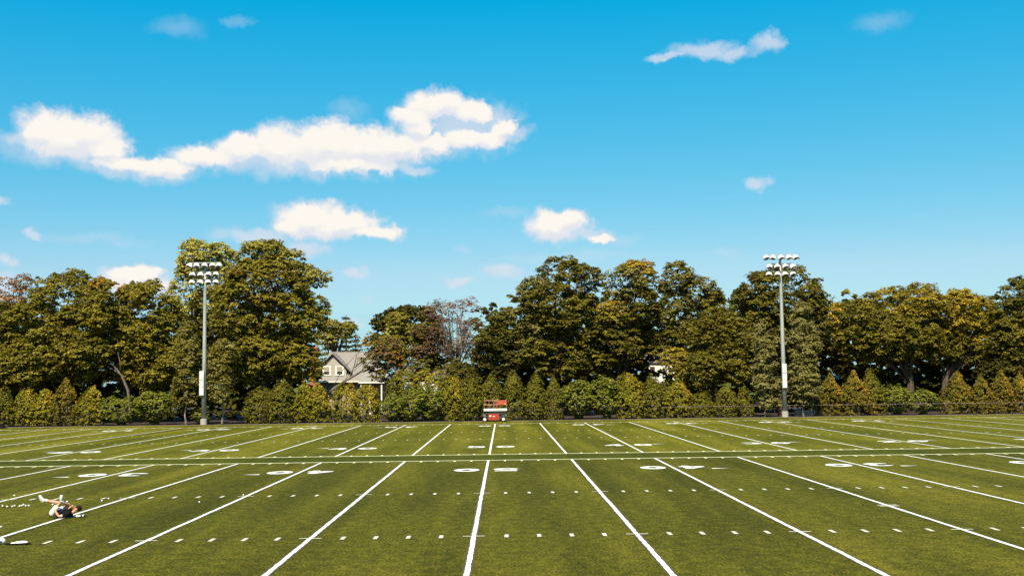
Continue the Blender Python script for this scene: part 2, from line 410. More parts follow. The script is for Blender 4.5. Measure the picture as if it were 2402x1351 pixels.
def leaf_mesh(name, P_, Nn, T, ls, asp, tint, rng, fold=.25):
    n = len(P_); B = np.cross(Nn, T)
    ls = ls[:, None]
    v = np.empty((n, 4, 3), np.float32)
    v[:, 0] = P_ - T*ls*.5
    v[:, 1] = P_ + B*ls*.5*asp + Nn*ls*fold*.5 - T*ls*.08
    v[:, 2] = P_ + T*ls*.5 - Nn*ls*fold*.4
    v[:, 3] = P_ - B*ls*.5*asp + Nn*ls*fold*.5 - T*ls*.08
    me = bpy.data.meshes.new(name)
    me.vertices.add(4*n); me.vertices.foreach_set('co', v.ravel())
    me.loops.add(4*n); me.loops.foreach_set('vertex_index', np.arange(4*n, dtype=np.int32))
    me.polygons.add(n); me.polygons.foreach_set('loop_start', np.arange(0, 4*n, 4, dtype=np.int32))
    me.polygons.foreach_set('loop_total', np.full(n, 4, np.int32))
    me.update(calc_edges=True)
    a = me.attributes.new('tint', 'FLOAT_COLOR', 'POINT')
    c = np.ones((n, 4, 4), np.float32); c[:, :, :3] = tint[:, None, :]
    a.data.foreach_set('color', c.ravel())
    return me
def unit(a): return a/np.maximum(np.linalg.norm(a, axis=-1, keepdims=True), 1e-6)
def rdir(rng, n): return unit(rng.normal(size=(n, 3)))

def clumps_to_leaves(name, C, O, rc, ctint, rng, per, size, flat, up, asp=.8, along=None, jit=.18):
    n = len(C); m_ = n*per
    idx = np.repeat(np.arange(n), per)
    d = rdir(rng, m_); d[:, 2] = np.abs(d[:, 2])*1.0 - .25
    rr = rng.uniform(.35, 1.0, m_)[:, None]
    off = d*rr*rc[idx][:, None]
    out = O[idx]
    off[:, 2] = off[:, 2]*flat - .28*(d[:, 0]**2+d[:, 1]**2)*rc[idx]*rr[:, 0]
    Pp = C[idx] + off + out*rng.uniform(-.1, .25, m_)[:, None]*rc[idx][:, None]
    Nn = unit(np.array([0, 0, 1.])*up + out*.45 + d*.35 + rng.normal(size=(m_, 3))*.38)
    if along is None: T = rdir(rng, m_)
    else: T = along + rng.normal(size=(m_, 3))*.35 + out*.25
    T = unit(T - Nn*(T*Nn).sum(1)[:, None])
    ls = size*rng.uniform(.65, 1.3, m_)
    t = ctint[idx]*rng.uniform(1-jit, 1+jit, m_)[:, None]*np.c_[rng.uniform(.94, 1.06, m_), np.ones(m_), np.ones(m_)]
    return leaf_mesh(name, Pp, Nn, T, ls, asp, t, rng)

NLEAF = [0]
def crown_mesh(name, ells, rng, rl=.98, rc=.43, per=19, size=.265, dens=1.0, flat=.55, up=.75, jit=.16, inner=1.5):
    """ells: (cx,cy,cz,rx,ry,rz,palette,density) in metres; leaves in clumps on sub-lobes of every ellipsoid"""
    Cs, Os, Ts = [], [], []; lobes = []
    for (cx, cy, cz, rx, ry, rz, pal, de) in ells:
        area = 4*math.pi*((rx*ry)**1.6/3 + (rx*rz)**1.6/3 + (ry*rz)**1.6/3)**(1/1.6)
        l = min(rl, .62*min(rx, ry, rz))
        nl = max(7, int(.95*area/(math.pi*l*l)))
        d = rdir(rng, nl); R = np.array([rx, ry, rz])
        lc = np.array([cx, cy, cz]) + d*(R - l*.75)*rng.uniform(.78, 1.10, nl)[:, None]
        lr = l*rng.uniform(.65, 1.25, nl)
        for i in range(nl):
            lobes.append((lc[i], lr[i]))
            nc = max(4, int(de*dens*4*math.pi*lr[i]**2*.62/(rc*rc*1.45)))
            q = rdir(rng, nc); q[:, 2] = np.where((q[:, 2] < -.25) & (rng.random(nc) < .38), -q[:, 2], q[:, 2])
            r3 = np.array([1, 1, .78])
            Cs.append(lc[i] + q*r3*lr[i]*(.80+.42*rng.random(nc)**2.2)[:, None]); Os.append(q)
            lobe_c = np.array(pal[rng.integers(len(pal))])*rng.uniform(.88, 1.12)
            pc = np.array([pal[k] for k in rng.integers(len(pal), size=nc)])
            Ts.append((lobe_c*.6 + pc*.4)*rng.uniform(.85, 1.15, nc)[:, None])
    C, O, T = np.concatenate(Cs), np.concatenate(Os), np.concatenate(Ts)
    keep = np.ones(len(C), bool); rr = rng.random(len(C))
    for (cx, cy, cz, rx, ry, rz, pal, de) in ells:
        q = (C - np.array([cx, cy, cz]))/np.array([rx, ry, rz]); s = (q*q).sum(1)
        keep &= ~((s < .30) & (rr < .93)); keep &= ~((s < .50) & (rr < .6))
    ymid = np.mean([e[1] for e in ells])
    keep &= ~((C[:, 1] > ymid+.6) & (rng.random(len(C)) < .8))     # far side thinner
    C, O, T = C[keep], O[keep], T[keep]
    rcv = rc*rng.uniform(.7, 1.35, len(C))
    # inner foliage: fewer, larger sprays that close the crown
    Ci, Ti = [], []
    for (cx, cy, cz, rx, ry, rz, pal, de) in ells:
        n = int(de*inner*rx*ry*rz**.5*2.2)+6
        Ci.append(np.array([cx, cy, cz]) + rdir(rng, n)*np.array([rx, ry, rz])*(rng.uniform(.1, .85, n)**.6)[:, None]); Ti.append(np.array(pal)[rng.integers(len(pal), size=n)])
    Ci = np.concatenate(Ci); Ti = np.concatenate(Ti)*.9
    C = np.concatenate([C, Ci]); O = np.concatenate([O, rdir(rng, len(Ci))]); T = np.concatenate([T, Ti]); rcv = np.concatenate([rcv, np.full(len(Ci), rc*1.5)])
    NLEAF[0] += len(C)*per
    return clumps_to_leaves(name, C, O, rcv, T, rng, per, size, flat, up, jit=jit), lobes

def trunk_mesh(base, lobes, rng, r0, fork, n_limb=9, lean=(0, 0), twig=0):
    b = MB(); base = Vector(base)
    top = Vector((base.x+lean[0], base.y+lean[1], fork))
    mid = base.lerp(top, .5) + Vector((rng.normal()*.12, rng.normal()*.12, 0))
    b.tube([base + Vector((0, 0, -.15)), base + Vector((0, 0, .35)), mid, top], [r0*1.45, r0*1.05, r0*.88, r0*.75], 9)
    if len(lobes):
        pick = rng.choice(len(lobes), min(n_limb, len(lobes)), replace=False)
        for i in pick:
            c = Vector(lobes[i][0]); s = base.lerp(top, rng.uniform(.72, 1.0))
            if c.z < s.z: s = base.lerp(top, .6)
            k = s.lerp(c, .45) + Vector((rng.normal()*.25, rng.normal()*.25, (c-s).length*.10))
            r = r0*rng.uniform(.28, .5)
            b.tube([s, k, s.lerp(c, .75)+Vector((0, 0, (c-s).length*.07)), c], [r, r*.72, r*.45, r*.18], 6)
            for _ in range(2+twig):
                p = k.lerp(c, rng.uniform(.1, .8)); e = p + Vector(tuple(rdir(rng, 1)[0]))*rng.uniform(.7, 1.5)*max(lobes[i][1], .8); e.z += .4
                b.tube([p, p.lerp(e, .5)+Vector((0, 0, .1)), e], [r*.35, r*.22, r*.07], 5)
    return b

def tree(name, label, Y, base_u, ells, pal, seed, r0=.34, fork=3.5, cat='tree', group=None, bark='bark', lean=(0, 0), depth=.85, n_limb=9, twig=0, **kw):
    rng = np.random.default_rng(seed)
    bx = at(base_u, 985, Y).x
    E_ = []
    for e in ells:
        u, v, ru, rv = e[:4]; p = e[4] if len(e) > 4 and e[4] else pal; de = e[5] if len(e) > 5 else 1.0
        c = at(u, v, Y); s = Y/F_PX
        rx, rz = ru*s, rv*s; ry = depth*.5*(rx + min(rx, rz)) + .2
        E_.append((c.x-bx, rng.normal()*.12*rx, c.z, rx, ry, rz, p, de))
    me, lobes = crown_mesh('crown', E_, rng, **kw)
    t = empty(name, (bx, Y, 0)); tag(t, label, cat, group)
    link('crown', me, M['leaf'], t)
    trunk_mesh((0, 0, 0), lobes, rng, r0, fork, n_limb, lean, twig).build('trunk', M[bark], t, smooth=True)
    return t

tree('maple_tree', 'sparse orange-tipped tree at the far left behind the broad maple', 152, 25,
     [(22,700,42,58,PINK+ORANGE,.6),(55,672,26,34,ORANGE+PINK,.45),(5,770,45,70,OLIVE,.8)], OLIVE, 1, rc=.55, twig=3, fork=8)
tree('maple_tree', 'olive maple cut by the left edge beside the broad maple', 134, -30,
     [(-30,800,75,95),(-10,880,70,60),(20,850,45,50)], DEEP+OLIVE, 2)
tree('maple_tree', 'broad round-topped olive maple left of the leaning grey limb', 133, 160,
     [(150,705,98,74),(225,745,70,82),(95,775,78,80),(180,830,110,70),(70,860,80,60),(245,690,40,42,ORANGE+MAPLE)], MAPLE+OLIVE, 3, r0=.42)
tree('maple_tree', 'smaller rounded maple with bare leaning limb beneath its crown', 134.5, 292,
     [(345,725,72,66),(315,790,80,66),(385,790,60,80),(300,690,22,22,ORANGE),(360,860,80,50)], MAPLE, 4, r0=.3)
lb = MB(); a_, b_, c_, d_ = at(300,915,131.5), at(285,880,131.3), at(262,852,131.2), at(243,832,131.0)
tl = empty('bare_tree', (a_.x, 131.5, 0)); tag(tl, 'leaning bare grey forked trunk in the dark under the maples', 'tree')
o_ = Vector((a_.x, 131.5, 0))
lb.tube([Vector((.4,0,-.1)), a_-o_, b_-o_, c_-o_, d_-o_], [.22,.16,.13,.09,.03], 8)
lb.tube([b_-o_, at(268,868,131.2)-o_, at(252,860,131)-o_], [.10,.08,.03], 6)
lb.tube([at(283,880,131.3)-o_, at(282,850,131)-o_, at(276,825,131)-o_], [.09,.06,.02], 6)
lb.build('trunk', M['bark_grey'], tl, smooth=True)
tree('linden_tree', 'tall pale lime-green tree rising behind the pole lamps', 147, 478,
     [(478,612,58,54),(440,680,40,62),(516,605,38,42),(520,660,44,60),(470,740,60,60)], LIME, 5, fork=9, size=.30, rc=.5)
tree('maple_tree', 'huge tall maple, the highest crown, beside the grey house', 134, 618,
     [(588,606,38,44,LIME+MAPLE),(618,600,58,46,LIME+MAPLE),(680,612,34,38,LIME+MAPLE),(625,670,104,72,MAPLE+[(.22,.15,.026)]),(738,652,34,24,LIME+MAPLE),(700,640,40,34,LIME+MAPLE),
      (560,745,68,90,MAPLE+OLIVE),(665,745,98,80),(728,766,38,50),(610,835,112,66),(704,850,56,48),(735,872,20,24,MAPLE+GOLD),(745,725,32,36),(562,700,40,55,[(.20,.135,.026)]+OLIVE)], MAPLE, 6, r0=.55, fork=4.5)
tree('linden_tree', 'slim lime-green tree in front of the dark pine by the house', 160, 785,
     [(785,765,32,26),(805,775,26,24),(765,790,28,30)], LIME+MAPLE, 7, fork=9)
tree('oak_tree', 'dark dense dome-shaped tree behind the house roof', 172, 930,
     [(940,765,66,48),(905,780,36,40),(985,760,50,46)], DARK, 8, fork=8, size=.36)
tree('linden_tree', 'yellow-green tree in front of the dark dome-shaped tree', 158, 942,
     [(935,775,34,44),(960,800,48,46),(925,820,36,40)], LIME+MAPLE, 9, fork=7)
tree('leaning_tree', 'leaning tree with orange and green leaves over the house roof', 136, 752,
     [(905,815,28,34,RUST+OLIVE),(890,845,42,30,DEEP+RUST),(872,805,18,22,ORANGE+DEEP,.7),(924,840,22,30,ORANGE+OLIVE+RUST),(900,880,30,18,RUST+OLIVE,.6)], DEEP, 10, r0=.1, fork=1.2, n_limb=2, size=.24)
lt = [o for o in COL.objects if o.name.startswith('leaning_tree')][0]; o_ = lt.location.copy()
b = MB(); q = [at(u,v,136)-o_ for u, v in ((752,935),(775,917),(812,892),(846,872),(880,862))]
b.tube([Vector((-.2,0,-.1))]+q, [.24,.22,.19,.15,.11,.04], 8)
for path in (((820,888),(832,855),(836,835),(850,818)), ((846,872),(866,850),(885,838)), ((832,862),(850,846),(876,822)), ((852,872),(870,866),(890,850))):
    b.tube([at(u,v,136)-o_ for u, v in path], [.07,.055,.04,.015][:len(path)], 6)
b.build('limb', M['bark_grey'], lt, smooth=True)
tree('ornamental_tree', 'sparse pinkish bare-branched tree with thin airy crown', 150, 1088,
     [(1040,745,42,44,PINK+RUST,.55),(1085,735,48,40,PINK+RUST,.5),(1110,770,36,46,PINK+RUST,.5),(1060,785,54,52,RUST+RUST+PINK,.75),(1112,812,26,34,PINK+RUST,.4)], PINK, 11, r0=.2, fork=6.2, bark='bark_pale', n_limb=40, twig=5, size=.21, per=10, lean=(-1.2,0), inner=.25)
tree('ornamental_tree', 'rusty brown-leaved tree left of the pinkish airy tree', 152, 1003,
     [(1003,770,36,54,RUST+OLIVE),(1015,820,46,46,RUST+DARK),(990,850,50,34,DEEP)], RUST, 12, r0=.22, fork=4)
tree('hemlock_tree', 'dark drooping layered tree between pinkish tree and tall oaks', 137, 1158,
     [(1165,752,26,22,DEEP,.8),(1160,795,46,36,DARK+DEEP,.9),(1145,840,54,36,DARK,.9),(1180,850,48,44,DARK)], DARK, 13, r0=.25, fork=5, flat=.35)
tree('oak_tree', 'tall dark oak with stepped left side and domed top', 136, 1300,
     [(1312,640,56,40,DEEP+OLIVE),(1375,650,36,40,DEEP),(1258,690,48,40,DEEP+GREY,.9),(1300,720,80,58),(1232,745,44,36,GREY+DEEP,.85),(1260,790,66,54,GREY+DEEP,.8),(1355,745,62,74),(1300,840,86,52,OLIVE+DEEP,.85)], OLIVE+DEEP, 14, r0=.45, fork=5, dens=.92)
tree('oak_tree', 'oak with an orange-gold patch at its top', 138, 1455,
     [(1460,665,58,48,OLIVE+GREY),(1495,640,38,34,ORANGE+GOLD+GOLD),(1430,730,60,62,OLIVE+GOLD),(1495,720,50,58,DEEP),(1440,810,78,62,DEEP+OLIVE,.85),(1380,840,50,50,OLIVE,.8)], OLIVE, 15, r0=.42, fork=5, dens=.95)
tree('oak_tree', 'oak with ragged rust-tinged crown right of the gold-topped oak', 140, 1605,
     [(1580,655,48,44,DEEP+GREY),(1640,690,50,46,OLIVE+[(.15,.085,.03)]),(1590,730,62,58,GREY+DEEP,.85),(1665,700,30,28,OLIVE),(1560,800,60,60,DEEP,.75),(1530,760,30,60,DEEP,.8)], DEEP+GREY, 16, r0=.4, fork=5, dens=.9)
tree('locust_tree', 'low spreading feathery olive tree before the ragged oak', 129, 1672,
     [(1690,750,56,40),(1655,800,74,56),(1725,800,46,58),(1650,865,80,40,DEEP+OLIVE),(1715,860,46,44),(1580,850,38,36,GOLD+OLIVE,.7)], OLIVE+[(.12,.098,.012)], 17, r0=.3, fork=3.2, size=.22, rc=.40)
tree('beech_tree', 'big dome-shaped dark green tree behind the right lamp pole', 139, 1835,
     [(1830,700,104,78,DEEP+OLIVE),(1770,690,52,56,DEEP+[(.14,.08,.02)]),(1895,720,52,66,DEEP),(1830,800,112,80,GREY+DEEP)], DEEP, 18, r0=.45, fork=4)
tree('elm_tree', 'wide low-domed golden-olive elm with spreading branches', 134, 2138,
     [(2010,770,72,66,OLIVE+DEEP),(2085,725,82,56,OLIVE+GOLD),(2160,715,62,52,GOLD+OLIVE),(2080,790,98,60),(2155,800,66,56),(1965,745,32,36,GOLD)], OLIVE, 19, r0=.5, fork=4.4, size=.235, rc=.40, rl=.78, flat=.75)
tree('elm_tree', 'yellow-gold elm with forked trunk right of the wide elm', 136, 2222,
     [(2240,730,70,54,GOLD),(2300,745,46,56,GOLD+OLIVE),(2215,790,62,50,OLIVE),(2310,805,36,44,GOLD+OLIVE),(2260,820,60,36,DEEP)], GOLD+OLIVE, 20, r0=.5, fork=4.4, size=.235, rc=.40, rl=.78, flat=.75)
tree('oak_tree', 'dark oak cut by the right edge', 133, 2392,
     [(2385,690,38,44,DEEP+OLIVE),(2400,745,66,56,DEEP),(2360,800,48,60,DEEP+OLIVE),(2410,830,70,60,DEEP),(2350,870,50,40,DARK)], DEEP, 21, r0=.45)
# slim young street trees at the fence
for u, ells, sd_, lab in ((436, [(436,905,36,60),(440,830,30,62),(446,790,18,36)], 30, 'slim young upright tree left of the left lamp pole'),
                     (521, [(516,900,34,56),(520,838,28,50)], 31, 'slim young upright tree right of the left lamp pole'),
                     (1795, [(1800,915,32,52),(1795,850,27,56),(1784,800,14,40)], 32, 'narrow grey-green columnar tree left of the right lamp pole'),
                     (1885, [(1884,895,38,64),(1888,820,30,62),(1882,760,24,50)], 33, 'broad grey-green columnar tree right of the right lamp pole')):
    tree('columnar_tree', lab, 125.2, u, ells, GREY if u > 1000 else OLIVE+GREY, sd_, r0=.10, fork=2.2, bark='bark_pale', n_limb=5, size=.20, rc=.36, rl=.6, depth=1.0, up=.45)
tb = empty('bare_tree', (at(1829,980,126).x, 126, 0)); tag(tb, 'reddish bare trunk stump beside the right lamp pole', 'tree')
MB().tube([(0,0,-.1),(0,0,.4),(-.05,0,1.6),(.02,0,2.5)], [.24,.19,.17,.12], 9).tube([(-.04,0,1.7),(-.3,0,2.3),(-.34,0,2.7)], [.09,.07,.03], 6).build('trunk', M['bark_red'], tb, smooth=True)

# pine: whorled branches
def pine(label, Y, u, vt, half_px, seed):
    rng = np.random.default_rng(seed); s = Y/F_PX; b_ = at(u, 985, Y); H = at(u, vt, Y).z; half = half_px*s
    C, O, T = [], [], []
    z = H*.18
    while z < H:
        f = (H-z)/(H*.82); R = half*(f**.75)*rng.uniform(.8, 1.1)+.15
        for k in range(rng.integers(6, 9)):
            w = rng.uniform(0, 2*math.pi); Rk = R*rng.uniform(.75, 1.15)
            for r in np.arange(.35, Rk, .45):
                C.append((math.cos(w)*r, math.sin(w)*r, z - .10*r + rng.normal()*.1)); O.append((math.cos(w), math.sin(w), .1)); T.append(DARK[rng.integers(3)])
        z += .75
    C, O, T = np.array(C), unit(np.array(O)), np.array(T)
    me = clumps_to_leaves('crown', C, O, .5*rng.uniform(.7, 1.2, len(C)), T, rng, 16, .34, .5, .6, asp=.35, along=O[np.repeat(np.arange(len(C)), 16)])
    t = empty('pine_tree', (b_.x, Y, 0)); tag(t, label, 'tree'); link('crown', me, M['needle'], t)
    MB().tube([(0,0,-.1),(0,0,H*.5),(0,0,H*.98)], [.35,.2,.03], 8).build('trunk', M['bark'], t, smooth=True)
pine('dark pine with pointed top behind the house chimney', 182, 812, 732, 40, 40)
pine('dark pine with feathery side branches above the house ridge', 186, 835, 778, 34, 41)
pine('dark pine hidden low behind the house roof', 178, 770, 770, 50, 42)

# hedge shrubs
def shrub(name, label, Y, u, hw, vt, pal, seed, kind, group, tip=None, point=.62):
    rng = np.random.default_rng(seed); s = Y/F_PX; bx = at(u, 985, Y).x; H = at(u, vt, Y).z; W_ = hw*s
    t = empty(name, (bx, Y, 0)); tag(t, label, 'shrub', group)
    n = int(60*(2*math.pi*W_*H)/3.2) if kind == 'arb' else int(38*(2*math.pi*W_*H)/3.2)
    z = rng.uniform(.02, 1.0, n)**.92; w = rng.uniform(0, 2*math.pi, n)
    if kind == 'arb':       # teardrop: fullest low down, rounded point
        prof = np.where(z < .30, .88+.12*z/.30, np.maximum(0, 1-((z-.30)/.71)**1.8)**point)
    else:
        prof = np.sqrt(np.maximum(.02, 1-((z-.58)/.46)**2))
    ph = rng.uniform(0, 6.28, 4)
    bump = 1+.16*np.sin(2*w+ph[0]+4*z)+.11*np.sin(5*w+ph[1]-7*z)+.09*np.sin(13*z+ph[2]+2*w)+rng.normal(size=n)*.07
    bump += .16*(rng.random(n) < .06)                     # stray shoots
    r = W_*prof*bump*rng.uniform(.80, 1.03, n)
    lean_ = rng.normal()*.10*W_; C = np.c_[np.cos(w)*r+lean_*z*2, np.sin(w)*r*.9, z*H*(1+.07*np.sin(2*w+ph[3])+.03*rng.normal(size=n)*(z > .7))-.05]
    O = unit(np.c_[np.cos(w), np.sin(w), .25+.9*(z > .75)*(z-.75)*2])
    pc = np.array([pal[k] for k in rng.integers(len(pal), size=n)])
    if tip is not None:      # tip-coloured foliage on one flank and higher up, as in the plant itself
        sel = np.clip((np.cos(w-.1-.3*rng.normal())*.55 + .75*z - .45 + rng.normal(size=n)*.22)*1.6, 0, 1)[:, None]
        tc_ = np.array([tip[k] for k in rng.integers(len(tip), size=n)]); pc = pc*(1-sel)+tc_*sel
    T = pc*rng.uniform(.8, 1.2, n)[:, None]
    keep = ~((C[:, 1] > W_*.35) & (rng.random(n) < .5)); C, O, T = C[keep], O[keep], T[keep]; n = len(C)
    if kind == 'arb':
        per = 12; rcv = .20*rng.uniform(.7, 1.3, n); up_t = np.tile(np.array([0, 0, 1.]), (n*per, 1))
        me = clumps_to_leaves('foliage', C, O, rcv, T, rng, per, .20, 1.1, .35, asp=.5, along=up_t)
    else:
        per = 14; rcv = .30*rng.uniform(.7, 1.3, n)
        me = clumps_to_leaves('foliage', C, O, rcv, T, rng, per, .19, .5, .8, asp=.75)
    NLEAF[0] += n*per
    link('foliage', me, M['needle' if kind == 'arb' else 'leaf'], t)
    b = MB()
    for k in range(1 if kind == 'arb' else 4):
        a = k*1.6+rng.uniform(0, 1); e = (0, 0, H*.85) if kind == 'arb' else (math.cos(a)*W_*.5, math.sin(a)*W_*.4, H*.75)
        b.tube([(math.cos(a)*.08, math.sin(a)*.08, -.08), (e[0]*.3, e[1]*.3, H*.35), e], [.08, .05, .015], 6)
    b.build('stem', M['bark_pale' if kind != 'arb' else 'bark'], t, smooth=True)
ARB = [(.205,.182,.016), (.250,.215,.022), (.160,.142,.013)]
ARBD = [(.150,.134,.016), (.180,.158,.021), (.115,.104,.014)]
BUSH = [(.200,.205,.026), (.245,.240,.036), (.155,.162,.022)]
G1, G2, G3 = 'gold-tipped arborvitae of the hedge', 'plain green arborvitae of the hedge', 'orange-tinged arborvitae of the hedge'
G4 = 'leafy broad shrubs among the hedge'
LB = {G1: ('arborvitae', 'gold-tipped olive arborvitae shrub in the hedge behind the chain-link fence', ARB, GOLD, 'arb'),
      G2: ('arborvitae', 'plain olive-green arborvitae shrub in the hedge behind the chain-link fence', ARBD, None, 'arb'),
      G3: ('arborvitae', 'orange-tinged arborvitae shrub in the hedge right of the right lamp pole', [(.200,.150,.020),(.165,.130,.018),(.13,.105,.016)], ORANGE+GOLD, 'arb'),
      G4: ('broadleaf_shrub', 'loose leafy green shrub filling a gap in the arborvitae hedge', BUSH, None, 'bush')}
hedge = [(8,28,920,G2),(62,30,918,G1),(102,30,912,G1),(152,26,902,G3),(212,30,913,G1),(606,34,908,G2),(656,32,904,G2),(708,28,902,G1),(745,32,898,G1),
         (812,30,905,G1),(858,30,905,G1),(1062,28,898,G1),(1103,30,890,G2),(1156,30,880,G2),(1205,30,884,G2),(1252,27,882,G2),(1298,27,885,G2),
         (1480,42,886,G1),(1534,24,884,G2),(1586,32,884,G1),(1648,26,922,G2),(1704,32,903,G2),(1750,20,917,G2),(1946,30,884,G3),(2004,36,875,G3),(2054,25,880,G2),
         (2246,36,880,G3),(2300,30,880,G3),(2350,28,878,G3),(2396,30,882,G3),(286,44,926,G4),(362,44,921,G4),(920,32,926,G4),(965,34,918,G4),(1010,30,920,G4),
         (1358,42,893,G4),(1424,36,892,G4),(2106,34,907,G4),(2168,38,908,G4),(475,24,960,G4)]
WHERE = {1156: 'plain olive-green arborvitae standing directly behind the red scissor lift', 1205: 'olive-green arborvitae just right of the red scissor lift',
 1103: 'olive-green arborvitae just left of the red scissor lift', 606: 'rounded green arborvitae beside the dark gap right of the left lamp pole',
 656: 'rounded green arborvitae, second from the dark gap by the left lamp pole', 708: 'gold-tipped arborvitae below the edge of the huge maple', 745: 'gold-tipped arborvitae below the house chimney',
 812: 'gold-tipped arborvitae in front of the leaning trunk and house', 858: 'gold-tipped arborvitae in front of the house porch', 1062: 'gold-tipped arborvitae second to the left of the red scissor lift',
 1480: 'tall wide gold-tipped arborvitae below the gold-topped oak', 1534: 'narrow green arborvitae left of the white house wall', 1586: 'pointed arborvitae in front of the white house wall',
 1648: 'short green arborvitae in front of the feathery olive tree trunk', 1704: 'medium green arborvitae, second from the dark gap left of the columnar tree', 1750: 'small narrow arborvitae beside the dark gap left of the columnar tree',
 1946: 'orange-tinged arborvitae in front of the pale shed', 2004: 'tall orange-tinged arborvitae next to a plain green one', 2054: 'plain green arborvitae between tall orange-tinged one and low leafy shrubs',
 2246: 'orange-flanked arborvitae right beside the low leafy shrubs', 2396: 'orange-tinged arborvitae cut by the right edge', 8: 'green arborvitae cut by the left edge',
 286: 'loose leafy shrub under the leaning bare trunk', 362: 'loose leafy shrub just left of the slim young tree', 475: 'low leafy sapling at the foot of the left lamp pole',
 1358: 'broad leafy multi-stemmed shrub with pale stems right of the plain arborvitae', 1424: 'leafy shrub between multi-stemmed shrub and wide gold-tipped arborvitae',
 2106: 'low leafy shrub beside a plain green arborvitae under the wide elm', 2168: 'low leafy shrub beside the orange-flanked arborvitae under the wide elm'}
for i, (u, hw, vt, g) in enumerate(hedge):
    nm, lab, pal, tip, kd = LB[g]
    vt += 1.5*(((i*37) % 11)-5); hw *= .94+.012*((i*53) % 13)
    lab = WHERE.get(u, lab)
    if g == G3 and u < 1000: lab = 'orange-tinged arborvitae shrub in the hedge at the left, beside gold-tipped ones'; 
    shrub(nm, lab, 126.3+(i % 3)*.35, u, hw, vt, pal, 100+i, kd, g if not (g == G3 and u < 1000) else None, tip, .52 if u < 1000 else (.62 if u < 1240 else .8))
# taller shrubs standing behind the hedge, before the house
shrub('viburnum', 'tall rounded olive shrub behind the hedge right of the house', 129.5, 1000, 46, 868, BUSH+GOLD, 150, 'bush', None)
shrub('viburnum', 'tall olive shrub behind the hedge close to the house porch', 130.5, 948, 38, 872, ARB, 151, 'bush', None)
shrub('viburnum', 'dark bushy shrub under the pinkish airy tree', 131, 1080, 40, 850, DEEP, 152, 'bush', None)

shrub('viburnum', 'dark bushy shrub in front of the white house wall', 130, 1552, 40, 892, DEEP, 153, 'bush', None)
shrub('viburnum', 'dark bushy shrub behind the narrow arborvitae by the white house wall', 131, 1605, 34, 888, DEEP, 154, 'bush', None)
# thicket closing the view under the crowns, and woods far behind
def thicket(name, label, segs, Y0, Y1, seed, size, per_m):
    rng = np.random.default_rng(seed); C = []
    for (u0, u1, h) in segs:
        x0, x1 = at(u0, 985, (Y0+Y1)/2).x, at(u1, 985, (Y0+Y1)/2).x; n = int((x1-x0)*per_m*h)
        C.append(np.c_[rng.uniform(x0, x1, n), rng.uniform(Y0, Y1, n), h*rng.uniform(0, 1, n)**.8*rng.uniform(.7, 1.1, n)])
    C = np.concatenate(C); n = len(C); O = rdir(rng, n); O[:, 2] = np.abs(O[:, 2])
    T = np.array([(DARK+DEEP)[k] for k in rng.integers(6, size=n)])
    me = clumps_to_leaves(name, C, O, .6*rng.uniform(.7, 1.3, n), T, rng, 14, size, .6, .7)
    NLEAF[0] += n*14
    tag(link(name, me, M['leaf']), label, 'thicket', kind='stuff')
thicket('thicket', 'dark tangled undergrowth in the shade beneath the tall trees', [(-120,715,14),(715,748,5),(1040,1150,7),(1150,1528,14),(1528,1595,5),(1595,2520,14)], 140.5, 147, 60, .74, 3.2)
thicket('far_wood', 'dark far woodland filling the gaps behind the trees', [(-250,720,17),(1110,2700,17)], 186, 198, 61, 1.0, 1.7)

# ------------------------------------------------------------------ houses
M['siding'] = mat('clapboard_paint', (.36,.325,.265), .7, (.41,.37,.30), 2)
M['roof'] = mat('asphalt_shingle', (.23,.205,.18), .9, (.31,.278,.245), 7, bump=.6, stretch=(.5,1,3))
M['roof_dark'] = mat('dark_shingle', (.10,.08,.075), .9, (.19,.155,.145), 7, bump=.6, stretch=(.5,1,3))
M['trim'] = mat('white_trim', (.80,.77,.69), .6, (.74,.70,.62), 3)
M['brick'] = mat('red_brick', (.36,.10,.055), .9, (.46,.15,.085), 9, bump=.4)
M['pane'] = mat('window_glass', (.05,.035,.03), .08, (.09,.06,.05), 1.5, spec=.8)
M['blind'] = mat('window_blind', (.34,.26,.20), .8, (.40,.31,.25), 20, stretch=(.1,.1,3))
M['stucco'] = mat('white_stucco', (.76,.73,.66), .8, (.68,.65,.57), 2)
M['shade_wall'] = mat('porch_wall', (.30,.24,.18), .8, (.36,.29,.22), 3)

HY = 154.0
hx = lambda u, v=860: at(u, v, HY).x
hz = lambda v, u=800: at(u, v, HY).z
h0 = empty('house', (hx(800), HY, 0)); tag(h0, 'grey-beige shingled house with gabled dormer, white windows and brick chimney', 'house')
X0 = hx(800)
px = lambda u: hx(u)-X0
eave_z, ridge_z = hz(894), at(800, 826, HY+5).z
xl, xr = px(738), px(912); dpt = 10.0
MB().box(xl+.3, xr-.3, .5, dpt-.3, 0, eave_z).build('wall', M['shade_wall'], h0)
